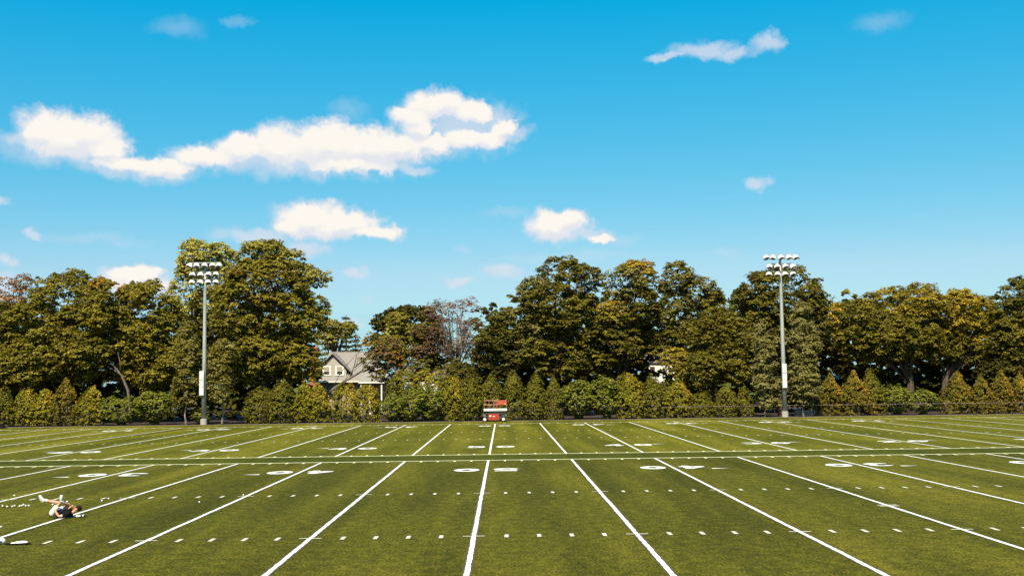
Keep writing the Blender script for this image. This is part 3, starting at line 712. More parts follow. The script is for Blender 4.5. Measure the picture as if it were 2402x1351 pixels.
# main hipped roof, front slope in two pitches (kick at mid height)
rl_, rr_ = px(760), px(866); km = eave_z+(ridge_z-eave_z)*.82
rf = MB()
el0, el1, er0, er1 = (xl,-.3,eave_z), (xl,dpt,eave_z), (xr,-.3,eave_z), (xr,dpt,eave_z)
rA, rB = (rl_,5,ridge_z), (rr_,5,ridge_z)
th = .16
rf.add([el0, er0, rB, rA, er1, el1] + [(p[0], p[1], p[2]-th) for p in (el0, er0, er1, el1)],
       [(0,1,2,3), (1,4,2), (4,5,3,2), (5,0,3), (0,6,7,1), (1,7,8,4), (4,8,9,5), (5,9,6,0), (9,8,7,6)])
roof = rf.build('roof', M['roof'], h0)
sh = MB()           # shingle courses: thin overlapping rows on the front slope
nrow = 58
for i in range(nrow):
    t0, t1 = i/nrow, (i+1)/nrow
    def P3(t, s, lift):
        a = Vector(el0).lerp(Vector(rA), t); c = Vector(er0).lerp(Vector(rB), t); p = a.lerp(c, s); return p + Vector((0, -.35*lift, lift))
    sh.add([P3(t0,0,.024), P3(t0,1,.024), P3(t1,1,.012), P3(t1,0,.012), P3(t0,0,.004), P3(t0,1,.004)], [(0,1,2,3), (4,5,1,0)])
tag(sh.build('shingle_course', M['roof'], roof), kind='stuff')
MB().box(rl_-.1, rr_+.1, 4.88, 5.12, ridge_z-.02, ridge_z+.07).build('ridge_cap', M['roof'], roof)
MB().box(xl-.05, xr+.05, -.44, -.31, eave_z-.15, eave_z+.02).build('gutter', M['trim'], h0)
# dormer
dl, dr = px(752), px(818); da = px(779.5); dy0 = .55; dbz = hz(885); daz = hz(830); dshz = hz(862)
dsl, dsr = px(751), px(812)
MB().prism([(dl+.15,dy0,dbz),(dr-.4,dy0,dbz),(dr-.4,dy0,hz(871)),(da,dy0,daz-.12),(dl+.15,dy0,hz(858))], (0,4.2,0)).build('dormer_wall', M['siding'], h0)
for i in range(17):      # clapboards
    z = dbz+.02+i*.19; top = daz-.35
    if z+.2 > top: break
    lim = lambda zz: (max(dl+.16, da-(daz-.2-zz)*1.0), min(dr-.42, da+(daz-.2-zz)*.98))
    a0, a1 = lim(z+.19)
    MB().add([(a0,dy0-.035,z),(a1,dy0-.035,z),(a1,dy0-.008,z+.185),(a0,dy0-.008,z+.185),(a0,dy0-.005,z),(a1,dy0-.005,z)], [(0,1,2,3),(4,5,1,0)]).build('clapboard', M['siding'], h0)
dro = MB()
for (ux, vx) in ((741, 866), (824, 873)):
    e = (px(ux), dy0-.3, hz(vx)); a = (da, dy0-.3, daz+.06); k = (da, dy0+4.6, daz+.06); e2 = (px(ux), dy0+3.6, hz(vx))
    if ux < 779: pts = [e, a, k, e2]
    else: pts = [a, e, e2, k]
    dro.prism(pts, (0, 0, .12))
dro.build('dormer_roof', M['roof'], h0)
for (ux, vx) in ((742, 866), (823, 873)):
    MB().tube([(da, dy0-.34, daz+.02), (px(ux), dy0-.34, hz(vx)-.02)], .07, 4).build('rake_board', M['roof_dark'], h0)
MB().box(dl+.1, dr-.2, dy0-.10, dy0+.02, hz(891), hz(886.5)).build('dormer_skirt', M['trim'], h0)
for uc in (765, 795.5):
    x = px(uc); z0, z1 = hz(880.5), hz(857.5); w = .60
    wn = MB().box(x-w, x+w, dy0-.09, dy0-.03, z0, z0+.14).box(x-w, x+w, dy0-.09, dy0-.03, z1-.16, z1)
    wn.box(x-w, x-w+.24, dy0-.088, dy0-.03, z0+.14, z1-.16).box(x+w-.24, x+w, dy0-.088, dy0-.03, z0+.14, z1-.16)
    wo_ = wn.build('window', M['trim'], h0)
    MB().box(x-w+.24, x+w-.24, dy0-.08, dy0-.045, (z0+z1)/2-.05, (z0+z1)/2+.05).build('sash_bar', M['trim'], wo_)
    MB().box(x-w+.24, x+w-.24, dy0-.05, dy0-.04, z0+.14, (z0+z1)/2-.05).build('pane', M['pane'], wo_)
    MB().box(x-w+.24, x+w-.24, dy0-.05, dy0-.04, (z0+z1)/2+.05, z1-.16).build('pane', M['pane'], wo_)
    MB().box(x-w+.26, x+w-.26, dy0-.058, dy0-.052, z1-.55, z1-.17).build('blind', M['blind'], wo_)
# lower porch at the right
MB().prism([(px(846),-2.4,hz(897)),(px(906),-2.4,hz(897)),(px(912),0,hz(880)),(px(850),0,hz(880))], (0,0,.12)).build('porch_roof', M['roof'], h0)
MB().box(px(846), px(906), -2.5, -2.4, hz(899.5), hz(896)).build('porch_gutter', M['trim'], h0)
for u in (852, 872, 899): MB().box(px(u)-.09, px(u)+.09, -2.3, -2.12, 0, hz(899)-.05).build('porch_post', M['trim'], h0)
cx_ = px(727); ch = MB().box(cx_-.55, cx_+.45, 3.6, 4.5, 0, hz(814)).box(cx_-.62, cx_+.52, 3.53, 4.57, hz(814), hz(811)).build('chimney', M['brick'], h0)

h1 = empty('house', (at(1030,860,166).x, 166, 0)); tag(h1, 'low house with brown-grey roof behind the rusty tree', 'house')
zz = lambda v: at(1030, v, 166).z
MB().box(-5.2,4.0,.5,6,0,zz(884)).build('wall', M['stucco'], h1)
MB().add([(-8,0,zz(886)),(4.6,0,zz(886)),(4.0,3.4,zz(856)),(-5.5,3.4,zz(856)),(4.6,7,zz(886)),(-8,7,zz(886))],[(0,1,2,3),(1,4,2),(4,5,3,2),(5,0,3),(5,4,1,0)]).build('roof', M['roof_dark'], h1)
for x in (-3.4, -.6, 2.2):
    w_ = MB().box(x-.5,x+.5,.42,.48,zz(898),zz(887)).build('window', M['trim'], h1); MB().box(x-.38,x+.38,.40,.415,zz(897),zz(888)).build('pane', M['pane'], w_)

h2 = empty('house', (at(1562,865,158).x, 158, 0)); tag(h2, 'white house wall glimpsed through the oak trunks', 'house')
zz = lambda v: at(1562, v, 158).z
MB().box(-2.4,2.0,0,6,0,zz(850)).build('wall', M['stucco'], h2)
MB().add([(-2.9,-.3,zz(851)),(2.5,-.3,zz(851)),(2.5,3,zz(825)),(-2.9,3,zz(825)),(2.5,6.4,zz(851)),(-2.9,6.4,zz(851))],[(0,1,2,3),(4,5,3,2),(1,4,2),(5,0,3),(5,4,1,0)]).build('roof', M['roof_dark'], h2)
MB().box(-2.5,2.1,-.06,-.003,zz(852),zz(850.3)).build('fascia', M['trim'], h2)
for x in (-1.9,):
    w_ = MB().box(x-.45,x+.45,-.07,-.003,zz(880),zz(858)).build('window', M['trim'], h2); MB().box(x-.34,x+.34,-.08,-.072,zz(878.5),zz(859.5)).build('pane', M['pane'], w_)
h3 = empty('shed', (at(1958,905,150).x, 150, 0)); tag(h3, 'small pale shed glimpsed behind the orange-tinged arborvitae', 'shed')
zz = lambda v: at(1958, v, 150).z
MB().box(-1.5,1.5,0,3,0,zz(894)).build('wall', M['stucco'], h3)
MB().add([(-1.8,-.2,zz(895)),(1.8,-.2,zz(895)),(1.8,1.5,zz(880)),(-1.8,1.5,zz(880)),(1.8,3.2,zz(895)),(-1.8,3.2,zz(895))],[(0,1,2,3),(4,5,3,2),(1,4,2),(5,0,3),(5,4,1,0)]).build('roof', M['roof'], h3)

# ------------------------------------------------------------------ fences
FY = 124.5
def fence(label, u0, u1, mt, wire_mt, hgt, post_r=.03):
    x0, x1 = at(u0, 985, FY).x, at(u1, 985, FY).x
    f = empty('chain_link_fence', ((x0+x1)/2, FY, 0)); tag(f, label, 'fence'); c = (x0+x1)/2
    n = int((x1-x0)/3.05); pm = MB().tube([(0,0,-.1),(0,0,hgt+.02)], post_r, 8).tube([(0,0,hgt+.02),(0,0,hgt+.06)], [post_r*1.3, post_r*.6], 8)
    me = pydata('post', pm.v, pm.f); me.materials.append(M['steel_dark' if mt != 'black' else mt])
    for i in range(n+1): link('post', me, None, f, (x0-c+i*(x1-x0)/n, 0, 0))
    MB().tube([(x0-c,0,hgt-.03),(x1-c,0,hgt-.03)], .019, 6).build('top_rail', M[mt], f)
    MB().tube([(x0-c,0,.06),(x1-c,0,.06)], .008, 4).build('bottom_wire', M[mt], f)
    w = MB(); s = .075; Lx = x1-x0; k = int(Lx/s); hh = hgt-.1; r = .0013
    for i in range(-int(hh/s), k):
        for d in (1, -1):
            a = i*s if d == 1 else i*s+hh; b = a+d*hh; za, zb = .06, .06+hh
            lo, hi = min(a, b), max(a, b)
            if lo < 0 or hi > Lx: continue
            y = .004*d-.03
            w.add([(x0-c+a-r*1.4,y,za),(x0-c+a+r*1.4,y,za),(x0-c+b+r*1.4,y,zb),(x0-c+b-r*1.4,y,zb),(x0-c+a,y-r*2,za),(x0-c+b,y-r*2,zb)], [(0,3,5,4),(4,5,2,1),(0,1,2,3)])
    tag(w.build('wire_mesh', M[wire_mt], f), kind='stuff')
M['galv_rail'] = mat('weathered_rail', (.25,.19,.165), .7, (.19,.145,.125), 4, spec=.1)
fence('black chain-link fence along the hedge behind the red lift', -60, 1548, 'black', 'black', 1.38)
fence('galvanized chain-link fence around the right lamp pole', 1556, 2470, 'galv_rail', 'black', 1.30)
lw = MB()
rb = random.Random(5)
wall_ = empty('stone_wall', (at(1892,975,127).x, 127, 0)); tag(wall_, 'low pale fieldstone wall behind the fence by the right lamp pole', 'wall')
for row in range(3):
    x = -1.4+rb.uniform(0,.2)
    while x < 1.3:
        w_ = rb.uniform(.3,.6); b = MB().box(x, x+w_-.03, -.2+rb.uniform(-.04,.04), .2, row*.23, row*.23+.21+rb.uniform(-.02,.01)); b.build('stone', M['concrete'], wall_, bevel=.04); x += w_

# ------------------------------------------------------------------ floodlight poles
def lathe(prof, n=14, a0=0, a1=360):
    full = (a1-a0) >= 360; k = n if full else n+1; v = []; f = []
    for i in range(k):
        a = math.radians(a0+(a1-a0)*i/n)
        for (r, z) in prof: v.append((r*math.cos(a), r*math.sin(a), z))
    m_ = len(prof)
    for i in range(n):
        j = (i+1) % k
        for q in range(m_-1): f.append((i*m_+q, j*m_+q, j*m_+q+1, i*m_+q+1))
    return v, f
def lamp_meshes():
    # axis +Z of the profile is the throw direction; turned towards the field (-Y) and down when placed
    v, f = lathe([(.02,-.30),(.10,-.30),(.22,-.22),(.31,-.08),(.335,.02),(.31,.02),(.29,-.06),(.2,-.19),(.02,-.26)], 16); bowl = (v, f)
    v, f = lathe([(.06,-.32),(.20,-.26),(.30,-.12),(.345,.0),(.365,.30),(.355,.30),(.335,.01)], 16, -12, 192); visor = (v, f)
    v, f = lathe([(.001,.03),(.15,.022),(.305,.0)], 16); glass = (v, f)
    return bowl, visor, glass
bowl, visor, glass = lamp_meshes()
def xf(vf, Mx): return [Mx @ Vector(p) for p in vf[0]], vf[1]
def flood_pole(label, u, Y, top_v, box_side, seed):
    rnd = random.Random(seed); p = at(u, 990, Y); x0 = p.x; H = at(u, top_v, Y).z
    t = empty('floodlight_pole', (x0, Y, 0)); tag(t, label, 'light pole', 'floodlight poles along the far sideline')
    MB().tube([(0,0,-.1),(0,0,.62)], .36, 16).tube([(0,0,.62),(0,0,.66)], [.36,.30], 16).build('footing', M['concrete'], t, smooth=False)
    MB().tube([(0,0,.6),(0,0,H*.45),(0,0,H*.83),(0,0,H+.1)], [.27,.215,.165,.12], 16).build('pole', M['galv'], t, smooth=True)
    for z in (2.45, 1.45): MB().tube([(0,0,z),(0,0,z+.06)], [.305, .30], 16).build('band', M['steel_dark'], t)
    for z in (3.2, 4.1, 4.85):
        hgt = .88 if z < 4 else (.72 if z < 4.8 else 1.0)
        bx_ = MB().box(box_side-.24, box_side+.24, -.52, -.16, z, z+hgt).build('ballast_cabinet', M['white_box'], t, bevel=.02)
        MB().box(box_side-.20, box_side+.20, -.535, -.522, z+.04, z+hgt-.04).build('cabinet_door', M['white_box'], bx_)
    MB().tube([(box_side,-.3,3.0),(box_side,-.3,3.2)], .1, 8).build('conduit', M['steel_dark'], t)
    for z in range(5): MB().tube([(-.33,0,6.5+z*1.6),(.33,0,6.5+z*1.6)], .018, 5).build('climbing_step', M['galv'], t)
    rows_ = ((H-.02, [-1.62,-.86,.02,.88,1.62]), (H-1.02, [-1.30,-.42,.46,1.28]), (H-1.86, [-1.36,-.40,.40,1.28]))
    for z, xs in rows_:
        MB().box(min(xs)-.05, max(xs)+.05, -.22, -.12, z+.30, z+.40).build('crossarm', M['galv'], t)
        for x in xs:
            yaw = rnd.uniform(-.35, .35) + x*.12; tilt = math.radians(rnd.uniform(36, 47))
            # local +Z -> throw direction (-Y, down); local +Y -> up side where the visor sits
            zax = Vector((math.sin(yaw)*math.cos(math.pi/2-tilt), -math.cos(yaw)*math.cos(math.pi/2-tilt), -math.sin(math.pi/2-tilt)))
            xax = zax.cross(Vector((0,0,1))).normalized(); yax = zax.cross(xax).normalized()
            if yax.z < 0: yax = -yax; xax = -xax
            Mx = Matrix((xax, yax, zax)).transposed().to_4x4(); Mx.translation = (x, -.36, z)
            o = MB().add(*xf(bowl, Mx)).build('reflector', M['alu'], t, smooth=True)
            MB().add(*xf(visor, Mx)).build('visor', M['white'], o, smooth=True)
            MB().add(*xf(glass, Mx)).build('lens', M['lens'], o, smooth=True)
            MB().tube([(x,-.17,z+.32),(x,-.24,z+.1),(x,-.26,z)], .035, 6).build('bracket', M['galv'], o)
    return t
flood_pole('grey floodlight pole standing before the tall maples', 478, 123.65, 624, -.16, 1)
flood_pole('grey floodlight pole beside the dome-shaped dark tree', 1842, 123.65, 605, -.02, 2)

# ------------------------------------------------------------------ scissor lift
LY = 123.05; s_ = LY/F_PX
lc = at(1162, 985, LY); lift = empty('scissor_lift', (lc.x, LY, 0), 0); tag(lift, 'red folded scissor lift parked at the field edge by the hedge', 'scissor lift')
lx = lambda u: (u-1162)*s_
lz = lambda v: max(0, at(1162, v, LY).z)
hw_ = .42
MB().box(lx(1134),lx(1188), -hw_+.12, hw_-.12, .20, .55).build('chassis', M['steel_dark'], lift, bevel=.02)
for yy, sg in ((-hw_, -1), (hw_, 1)):
    y0, y1 = sorted((yy+sg*.02, yy-sg*.10))
    bp_ = MB().box(lx(1145.5),lx(1171), y0, y1, .17, .82).build('battery_box', M['red'], lift, bevel=.015)
    if sg < 0:
        MB().box(lx(1146.5),lx(1170), y0-.012, y0-.003, .78, .815).build('box_rim', M['red_pale'], bp_)
        MB().box(lx(1146.5),lx(1170), y0-.012, y0-.003, .175, .21).build('box_rim', M['red_pale'], bp_)
        MB().box(lx(1148),lx(1153), y0-.012, y0-.003, .55, .69).build('sticker', M['label'], bp_)
        MB().box(lx(1156.5),lx(1161), y0-.012, y0-.003, .54, .62).build('sticker', M['white'], bp_)
        for u in (1149.5, 1165.5): MB().box(lx(u)-.05,lx(u)+.05, y0-.012, y0-.003, .28, .32).build('latch', M['steel_dark'], bp_)
for u in (1137.5, 1180.8):
    for yy in (-hw_-.02, hw_+.02):
        tv, tf = lathe([(.16,-.09),(.25,-.09),(.275,-.05),(.275,.05),(.25,.09),(.16,.09)], 20)
        Rm = Matrix.Rotation(math.pi/2, 4, 'X'); Rm.translation = (lx(u), yy, .275)
        wh = MB().add(*xf((tv, tf), Rm)).build('wheel', M['tyre'], lift, smooth=True)
        rv_, rf_ = lathe([(.001,-.075),(.07,-.075),(.08,-.06),(.165,-.07),(.185,-.095),(.185,.095),(.165,.07),(.08,.06),(.07,.075),(.001,.075)], 20)
        MB().add(*xf((rv_, rf_), Rm)).build('rim', M['white'], wh)
for u0_, u1_ in ((1132.5, 1143.5), (1177, 1189)):
    MB().box(lx(u0_), lx(u1_), -hw_-.02, hw_+.02, .56, .62).box(lx(u0_)+.03, lx(u1_)-.03, -.2, .2, .62, .78).build('fender', M['alu'], lift, bevel=.015)
for k in range(3):       # folded arm pairs
    for sg in (-1, 1):
        z = .70+k*.12
        b = MB().tube([(lx(1139), sg*.25, z), (lx(1185), sg*.25, z+.10)], .04, 4).tube([(lx(1139), sg*.33, z+.10), (lx(1185), sg*.33, z)], .04, 4)
        b.build('scissor_arm', M['steel_dark'], lift)
pz0, pz1 = lz(963.2), lz(958); px0, px1 = lx(1136), lx(1189)
MB().box(px0, px1, -hw_, hw_, pz0-.05, pz0+.02).build('platform_deck', M['steel_dark'], lift)
for sg in (-1, 1):
    y0, y1 = sorted((sg*hw_, sg*(hw_+.03)))
    MB().box(px0, px1, y0, y1, pz0, pz1).build('toe_board', M['white'], lift)
MB().box(px0-.03, px0, -hw_, hw_, pz0, pz1).build('toe_board', M['white'], lift); MB().box(px1, px1+.03, -hw_, hw_, pz0, pz1).build('toe_board', M['white'], lift)
ztop, zmid = lz(939.2), lz(948.8)
for sg in (-1, 1):
    y = sg*hw_
    for z in (ztop, zmid): MB().tube([(px0+.02,y,z),(px1-.02,y,z)], .024, 6).build('guard_rail', M['rail'], lift)
    for u in (1137, 1147.7, 1159.3, 1166.5, 1188.2): MB().tube([(lx(u),y,pz0),(lx(u),y,ztop)], .022, 6).build('rail_post', M['rail'], lift)
for x in (px0+.02, px1-.02):
    for z in (ztop, zmid): MB().tube([(x,-hw_,z),(x,hw_,z)], .022, 6).build('guard_rail', M['rail'], lift)
MB().box(lx(1168), lx(1188), -hw_-.045, -hw_-.02, zmid-.02, ztop+.03).build('banner_panel', M['red_pale'], lift)
MB().box(lx(1183.5), lx(1186.5), -hw_-.055, -hw_-.048, zmid+.03, zmid+.10).build('sticker', M['label'], lift)
MB().box(lx(1163), lx(1166.5), -.3, -.05, pz1+.1, zmid+.25).build('control_box', M['red'], lift, bevel=.02)
MB().box(lx(1164.5), lx(1178.5), -hw_-.036, -hw_-.031, pz0+.09, pz0+.14).build('lettering_strip', M['steel_dark'], lift)
MB().box(lx(1134), lx(1135), -.35, .35, .6, .95).build('ladder', M['alu'], lift)

# ------------------------------------------------------------------ the person on the turf
M['skin'] = mat('skin', (.60,.29,.165), .55, (.54,.25,.14), 9)
M['shirt'] = mat('black_cotton', (.010,.007,.008), .95, (.02,.014,.015), 6, bump=.3, spec=.05)
M['shorts'] = mat('white_nylon', (.82,.76,.68), .8, (.74,.68,.60), 7, bump=.3, spec=.1)
M['sock'] = mat('white_knit', (.82,.77,.68), .9, (.75,.70,.61), 20, spec=.05)
M['shoe'] = mat('white_shoe_mesh', (.74,.72,.66), .6, (.55,.54,.5), 12)
M['sole'] = mat('shoe_sole', (.55,.52,.46), .7, (.3,.29,.27), 10)
M['hair'] = mat('dark_brown_hair', (.014,.006,.004), .8, (.035,.016,.010), 18, spec=.08, stretch=(1,3,1))
def skin_mesh(name, verts, edges, root=0, sub=2):
    me = bpy.data.meshes.new('tmp'); me.from_pydata([v[:3] for v in verts], edges, [])
    o = bpy.data.objects.new('tmp', me); COL.objects.link(o)
    sk = o.modifiers.new('s', 'SKIN'); sk.use_smooth_shade = True; sk.branch_smoothing = .6
    if not me.skin_vertices: 
        bpy.context.view_layer.objects.active = o
    lay = me.skin_vertices[0].data
    for i, v in enumerate(verts):
        r = v[3]; lay[i].radius = r if isinstance(r, tuple) else (r, r); lay[i].use_root = (i == root)
    sb = o.modifiers.new('d', 'SUBSURF'); sb.levels = sub; sb.render_levels = sub
    dg = bpy.context.evaluated_depsgraph_get(); ev = o.evaluated_get(dg)
    out = bpy.data.meshes.new_from_object(ev); out.name = name
    bpy.data.objects.remove(o); bpy.data.meshes.remove(me); return out
def bake(me): return [tuple(v.co) for v in me.vertices], [tuple(p.vertices) for p in me.polygons]
def blob(c, r, n=10, m_=8, rot=None):
    v = []; f = []
    for i in range(m_+1):
        a = math.pi*i/m_
        for k in range(n):
            b_ = 2*math.pi*k/n; p = Vector((r[0]*math.sin(a)*math.cos(b_), r[1]*math.sin(a)*math.sin(b_), r[2]*math.cos(a)))
            if rot is not None: p = rot @ p
            v.append(p + Vector(c))
    for i in range(m_):
        for k in range(n): f.append((i*n+k, (i+1)*n+k, (i+1)*n+(k+1) % n, i*n+(k+1) % n))
    return v, f
pp = gnd(150, 1214.5); per_ = empty('person', (pp.x, pp.y, 0), .06)
tag(per_, 'person in black shirt and white shorts lying back, hugging crossed legs', 'person')
V_ = [(-.36,.0,.13,.12),   #0 pelvis
      (-.18,.0,.135,.10), (.02,.0,.14,.10), (.19,.0,.16,.09), (.29,.0,.19,.06), (.345,.0,.225,.055), (.40,.0,.265,(.085,.08)), (.455,.0,.295,(.09,.083)), (.49,.0,.315,.055), # 1-8 spine..head
      (-.36,-.10,.14,.105), (-.24,-.11,.32,.085), (-.10,-.11,.51,.062), (-.30,-.10,.545,.058), (-.46,-.10,.575,.048), (-.58,-.10,.60,.037), (-.66,-.10,.63,.038), (-.74,-.10,.71,.034), (-.77,-.10,.76,.024), # near leg 9-17
      (-.36,.11,.14,.105), (-.13,.22,.27,.085), (.10,.30,.375,.062), (.04,.20,.43,.057), (-.03,.06,.485,.046), (-.08,-.02,.53,.036), (-.085,-.05,.60,.038), (-.07,-.05,.70,.032), (-.065,-.05,.745,.024), # far leg 18-26
      (.20,-.15,.165,.05), (.06,-.225,.12,.046), (-.09,-.25,.085,.042), (-.16,-.235,.18,.040), (-.225,-.205,.27,.030), (-.255,-.19,.315,.034), # near arm 27-32
      (.20,.15,.185,.05), (.10,.23,.20,.046), (-.02,.27,.215,.042), (.06,.245,.275,.038), (.13,.235,.325,.029), (.17,.235,.355,.033)] # far arm 33-38
E2 = [(i, i+1) for i in range(8)] + [(0,9)]+[(i,i+1) for i in range(9,17)] + [(0,18)]+[(i,i+1) for i in range(18,26)] + [(3,27)]+[(i,i+1) for i in range(27,32)] + [(3,33)]+[(i,i+1) for i in range(33,38)]
body = MB().add(*bake(skin_mesh('body', V_, E2)))
# face looks up and towards the knees: chin, nose, brow, ears
hd = Vector((.43,0,.285)); rot = Matrix.Rotation(math.radians(-66), 3, 'Y')
for (c, r) in (((-.01,0,.115),(.02,.016,.022)), ((-.085,0,.075),(.035,.04,.03)), ((.03,0,.10),(.03,.055,.02)), ((.0,-.088,.0),(.032,.014,.026)), ((.0,.088,.0),(.032,.014,.026)), ((-.045,0,.098),(.012,.025,.010))):
    p = rot @ Vector(c); body.add(*blob(hd+p, r, rot=rot))
for hand, dirv, out in ((Vector(V_[32][:3]), Vector((-.4,.75,.35)), Vector((-.2,-.1,1))), (Vector(V_[38][:3]), Vector((.6,.4,.3)), Vector((-.3,-.3,1)))):
    dirv = dirv.normalized(); side = dirv.cross(out).normalized()
    for k in range(4):
        o_ = hand + side*(k-1.5)*.019; l = (.075,.085,.08,.062)[k]
        fm_ = skin_mesh('finger', [(*o_, .012), (*(o_+dirv*l*.5+out.normalized()*.012), .0095), (*(o_+dirv*l*.8-out.normalized()*.004), .0085), (*(o_+dirv*l-out.normalized()*.026), .007)], [(0,1),(1,2),(2,3)], 0, 1)
        body.add(*bake(fm_))
    o_ = hand - dirv*.025 + side*.032
    body.add(*bake(skin_mesh('finger', [(*o_, .013), (*(o_+side*.022+dirv*.02), .011), (*(o_+side*.03+dirv*.05), .008)], [(0,1),(1,2)], 0, 1)))
bo = body.build('body', M['skin'], per_, smooth=True)
eye = MB()
for sy_ in (-.034, .034): eye.add(*blob(hd + rot @ Vector((.012,sy_,.092)), (.012,.014,.008), 8, 6, rot))
eye.build('eyes', M['hair'], bo, smooth=True)
hr = MB()
rh = random.Random(4); hm_ = []
v, f = blob((0,0,0), (1,1,1), 22, 16)
for p in v:
    p = Vector(p); q = Vector((p.x*.092, p.y*.100, p.z*.092)); n_ = 1+.10*math.sin(23*p.x+9*p.y)*math.sin(19*p.z+5*p.y)+rh.uniform(-.03,.03)
    hm_.append(hd + rot @ (Vector((.040,0,-.034)) + q*n_))
hr.add(hm_, f); hr.build('hair', M['hair'], per_, smooth=True)
g_ = 1.0
sv = [(-.27,0,.135,.150), (-.08,0,.14,.150), (.10,0,.148,.152), (.20,0,.165,.145), (.285,0,.195,.088), (.20,-.11,.165,.115), (.13,-.20,.14,.085), (.04,-.235,.112,.074), (-.02,-.25,.098,.068), (.20,.11,.18,.115), (.12,.20,.19,.085), (.03,.255,.205,.070)]
shirt = link('shirt', skin_mesh('shirt', sv, [(0,1),(1,2),(2,3),(3,4),(3,5),(5,6),(6,7),(7,8),(3,9),(9,10),(10,11)], 2), M['shirt'], per_)
MB().add(*blob((.02,-.312,.118), (.034,.010,.036))).build('sleeve_badge', M['sock'], shirt, smooth=True)
hv = [(-.37,0,.145,.16), (-.27,0,.14,.145), (-.36,-.10,.17,.125), (-.25,-.115,.31,.108), (-.15,-.115,.44,.098), (-.36,.11,.17,.125), (-.20,.19,.24,.108), (-.04,.25,.31,.096)]
link('shorts', skin_mesh('shorts', hv, [(0,1),(0,2),(2,3),(3,4),(0,5),(5,6),(6,7)], 0), M['shorts'], per_)
for a_, sd2 in (((-.50,-.10,.585), 0), ((-.055,.02,.51), 1)):
    if sd2 == 0: sk_ = [(-.49,-.10,.582,.052), (-.56,-.10,.597,.046), (-.63,-.10,.62,.05)]; fo = [(-.625,-.10,.585,.05), (-.665,-.10,.63,(.052,.046)), (-.72,-.10,.70,(.045,.046)), (-.775,-.10,.775,(.034,.042))]; he = (-.625,-.10,.545,.038)
    else: sk_ = [(-.045,.03,.50,.052), (-.07,-.01,.53,.046), (-.085,-.04,.57,.05)]; fo = [(-.10,-.035,.55,.05), (-.09,-.05,.60,(.052,.046)), (-.075,-.05,.69,(.045,.046)), (-.065,-.05,.77,(.034,.042))]; he = (-.105,-.03,.505,.038)
    link('sock', skin_mesh('sock', sk_, [(0,1),(1,2)], 1), M['sock'], per_)
    sh_ = link('shoe', skin_mesh('shoe', fo+[he], [(0,1),(1,2),(2,3),(0,4)], 1), M['shoe'], per_)
    p0, p1 = Vector(he[:3]), Vector(fo[3][:3]); dn = (Vector(fo[1][:3])-Vector(sk_[1][:3])); dn = (dn - (p1-p0)*(dn.dot(p1-p0)/(p1-p0).length_squared)).normalized()
    sole = skin_mesh('sole', [(*(p0+dn*.03), (.016,.034)), (*(p0.lerp(p1,.5)+dn*.045), (.014,.038)), (*(p1+dn*.022), (.013,.034))], [(0,1),(1,2)], 1, 1)
    link('sole', sole, M['sole'], sh_)

# gear on the turf
gl = gnd(187, 1213); t = empty('glove', (gl.x+.0, gl.y-.02, 0)); t.scale = (.75,.9,1.0); tag(t, 'white and black padded glove behind the lying person\'s head', 'glove')
b = MB()
for k in range(4): b.add(*blob((.02+.05*k, .06*math.sin(k), .05), (.04,.10,.045)))
b.add(*blob((-.06,0,.05), (.10,.09,.05))); b.build('padding', M['sock'], t, smooth=True)
MB().add(*blob((.12,-.05,.06), (.05,.04,.035))).add(*blob((.20,.02,.045), (.06,.05,.04))).build('cuff', M['shirt'], t, smooth=True)
bg_ = gnd(43, 1277); t = empty('equipment_pad', (bg_.x, bg_.y, 0)); t.scale = (1.0,.85,.72); tag(t, 'flat white pad with black underside and straps lying on the turf', 'pad')
b = MB(); v, f = blob((0,.06,.06), (.25,.13,.07), 18, 10); v = [(p[0], p[1], max(.035, p[2]) + .02*math.sin(9*p[0])) for p in v]; b.add(v, f); b.build('shell', M['sock'], t, smooth=True)
b = MB(); v, f = blob((.03,-.04,.035), (.26,.10,.036), 18, 8); b.add(v, f); b.tube([(.2,0,.03),(.30,.02,.05),(.36,.01,.02)], [.035,.035,.015], 8).tube([(-.2,-.02,.03),(-.29,-.01,.04),(-.36,0,.03)], [.03,.03,.02], 8).build('strap', M['shirt'], t, smooth=True)
hl = gnd(0, 1276.5); t = empty('helmet', (hl.x-.05, hl.y+.1, 0)); tag(t, 'rounded white helmet lying beside the pad at the frame edge', 'helmet')
b = MB(); v, f = blob((0,0,.075), (.155,.14,.11), 18, 12); v = [(p[0], p[1], max(.0, p[2])) for p in v]; b.add(v, f); b.build('shell', M['white'], t, smooth=True)
MB().tube([(-.1,-.12,.05),(0,-.17,.06),(.1,-.12,.05)], .012, 6).tube([(-.1,-.12,.09),(0,-.175,.10),(.1,-.12,.09)], .012, 6).build('face_guard', M['steel_dark'], t, smooth=True)
M['ball'] = mat('white_ball_rubber', (.80,.77,.66), .5, (.72,.69,.58), 20)
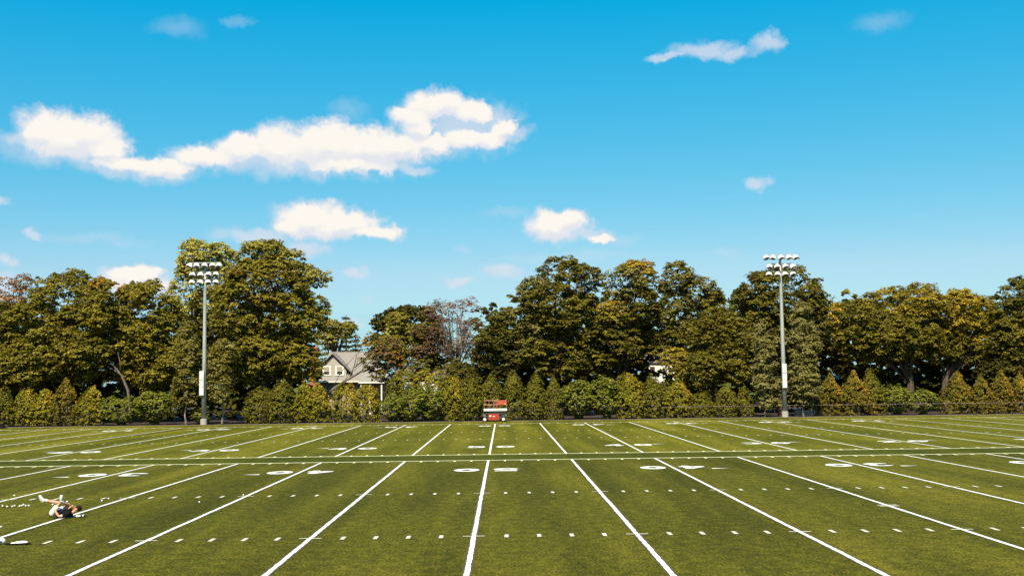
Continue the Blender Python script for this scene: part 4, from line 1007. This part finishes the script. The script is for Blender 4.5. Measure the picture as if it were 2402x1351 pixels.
v, f = blob((0,0,.034), (.034,.034,.034), 14, 10); bm_ = pydata('ball', v, f); bm_.materials.append(M['ball']); bm_.polygons.foreach_set('use_smooth', [True]*len(bm_.polygons))
for (zx, zy) in ((33,465),(90,473),(155,472),(185,461),(247,467),(275,460),(297,450),(325,461),(363,461)):
    g = gnd(zx/5.3825, 1100+(zy+10)/5.3825); tag(link('ball', bm_, None, None, g), 'small white ball in the row lying near the person\'s feet', 'ball', 'balls in a row on the turf')
for (u, v_, lab) in ((33.8,1163.5,'small white ball by itself behind the row of balls'), (157.5,1178,'small white ball just beyond the person\'s knees'), (123.5,1185,'small white ball under the person\'s raised calf'),
                     (239,1176,'small white ball, left one of the pair right of the person'), (254.7,1171,'small white ball, right one of the pair right of the person'),
                     (2,1237.5,'small white ball between the helmet and the row of balls'), (467.6,1179,'lone white ball between two rows of hash marks'), (571,1162.5,'white ball lying on the yard line at a hash cross')):
    tag(link('ball', bm_, None, None, gnd(u, v_)), lab, 'ball')
# black drain mat at the far left corner of the turf
mp_ = at(-12, 1004, 121.5); t = MB(); v, f = blob((0,0,.02), (1.35,.55,.17), 20, 8); t.add([(p[0], p[1], max(0, p[2])) for p in v], f)
tag(t.build('rolled_tarp', M['black'], None, (mp_.x, 121.5, 0), True), 'black tarp bundle at the left end of the turf edge', 'tarp')
# fallen leaves
rng = np.random.default_rng(77); n = 420
P_ = np.c_[rng.uniform(-60, 60, n), Y_EDGE - rng.exponential(1.2, n), np.full(n, .03)]
P_[:40] = np.c_[rng.normal(at(478,990,120).x, 1.0, 40), rng.uniform(120.5, 123.1, 40), np.full(40, .03)]
T = rdir(rng, n); T[:, 2] *= .2; T = unit(T); Nn = unit(np.c_[rng.normal(size=(n, 2))*.3, np.ones(n)]); T = unit(T-Nn*(T*Nn).sum(1)[:, None])
tag(link('fallen_leaves', leaf_mesh('fallen_leaves', P_, Nn, T, rng.uniform(.08,.16,n), .8, np.array(ORANGE+GOLD)[rng.integers(6, size=n)], rng), M['leaf']), 'scattered orange and gold fallen leaves along the turf edge', 'leaves', kind='stuff')
print('LEAVES', NLEAF[0], 'OBJ', len(bpy.data.objects))
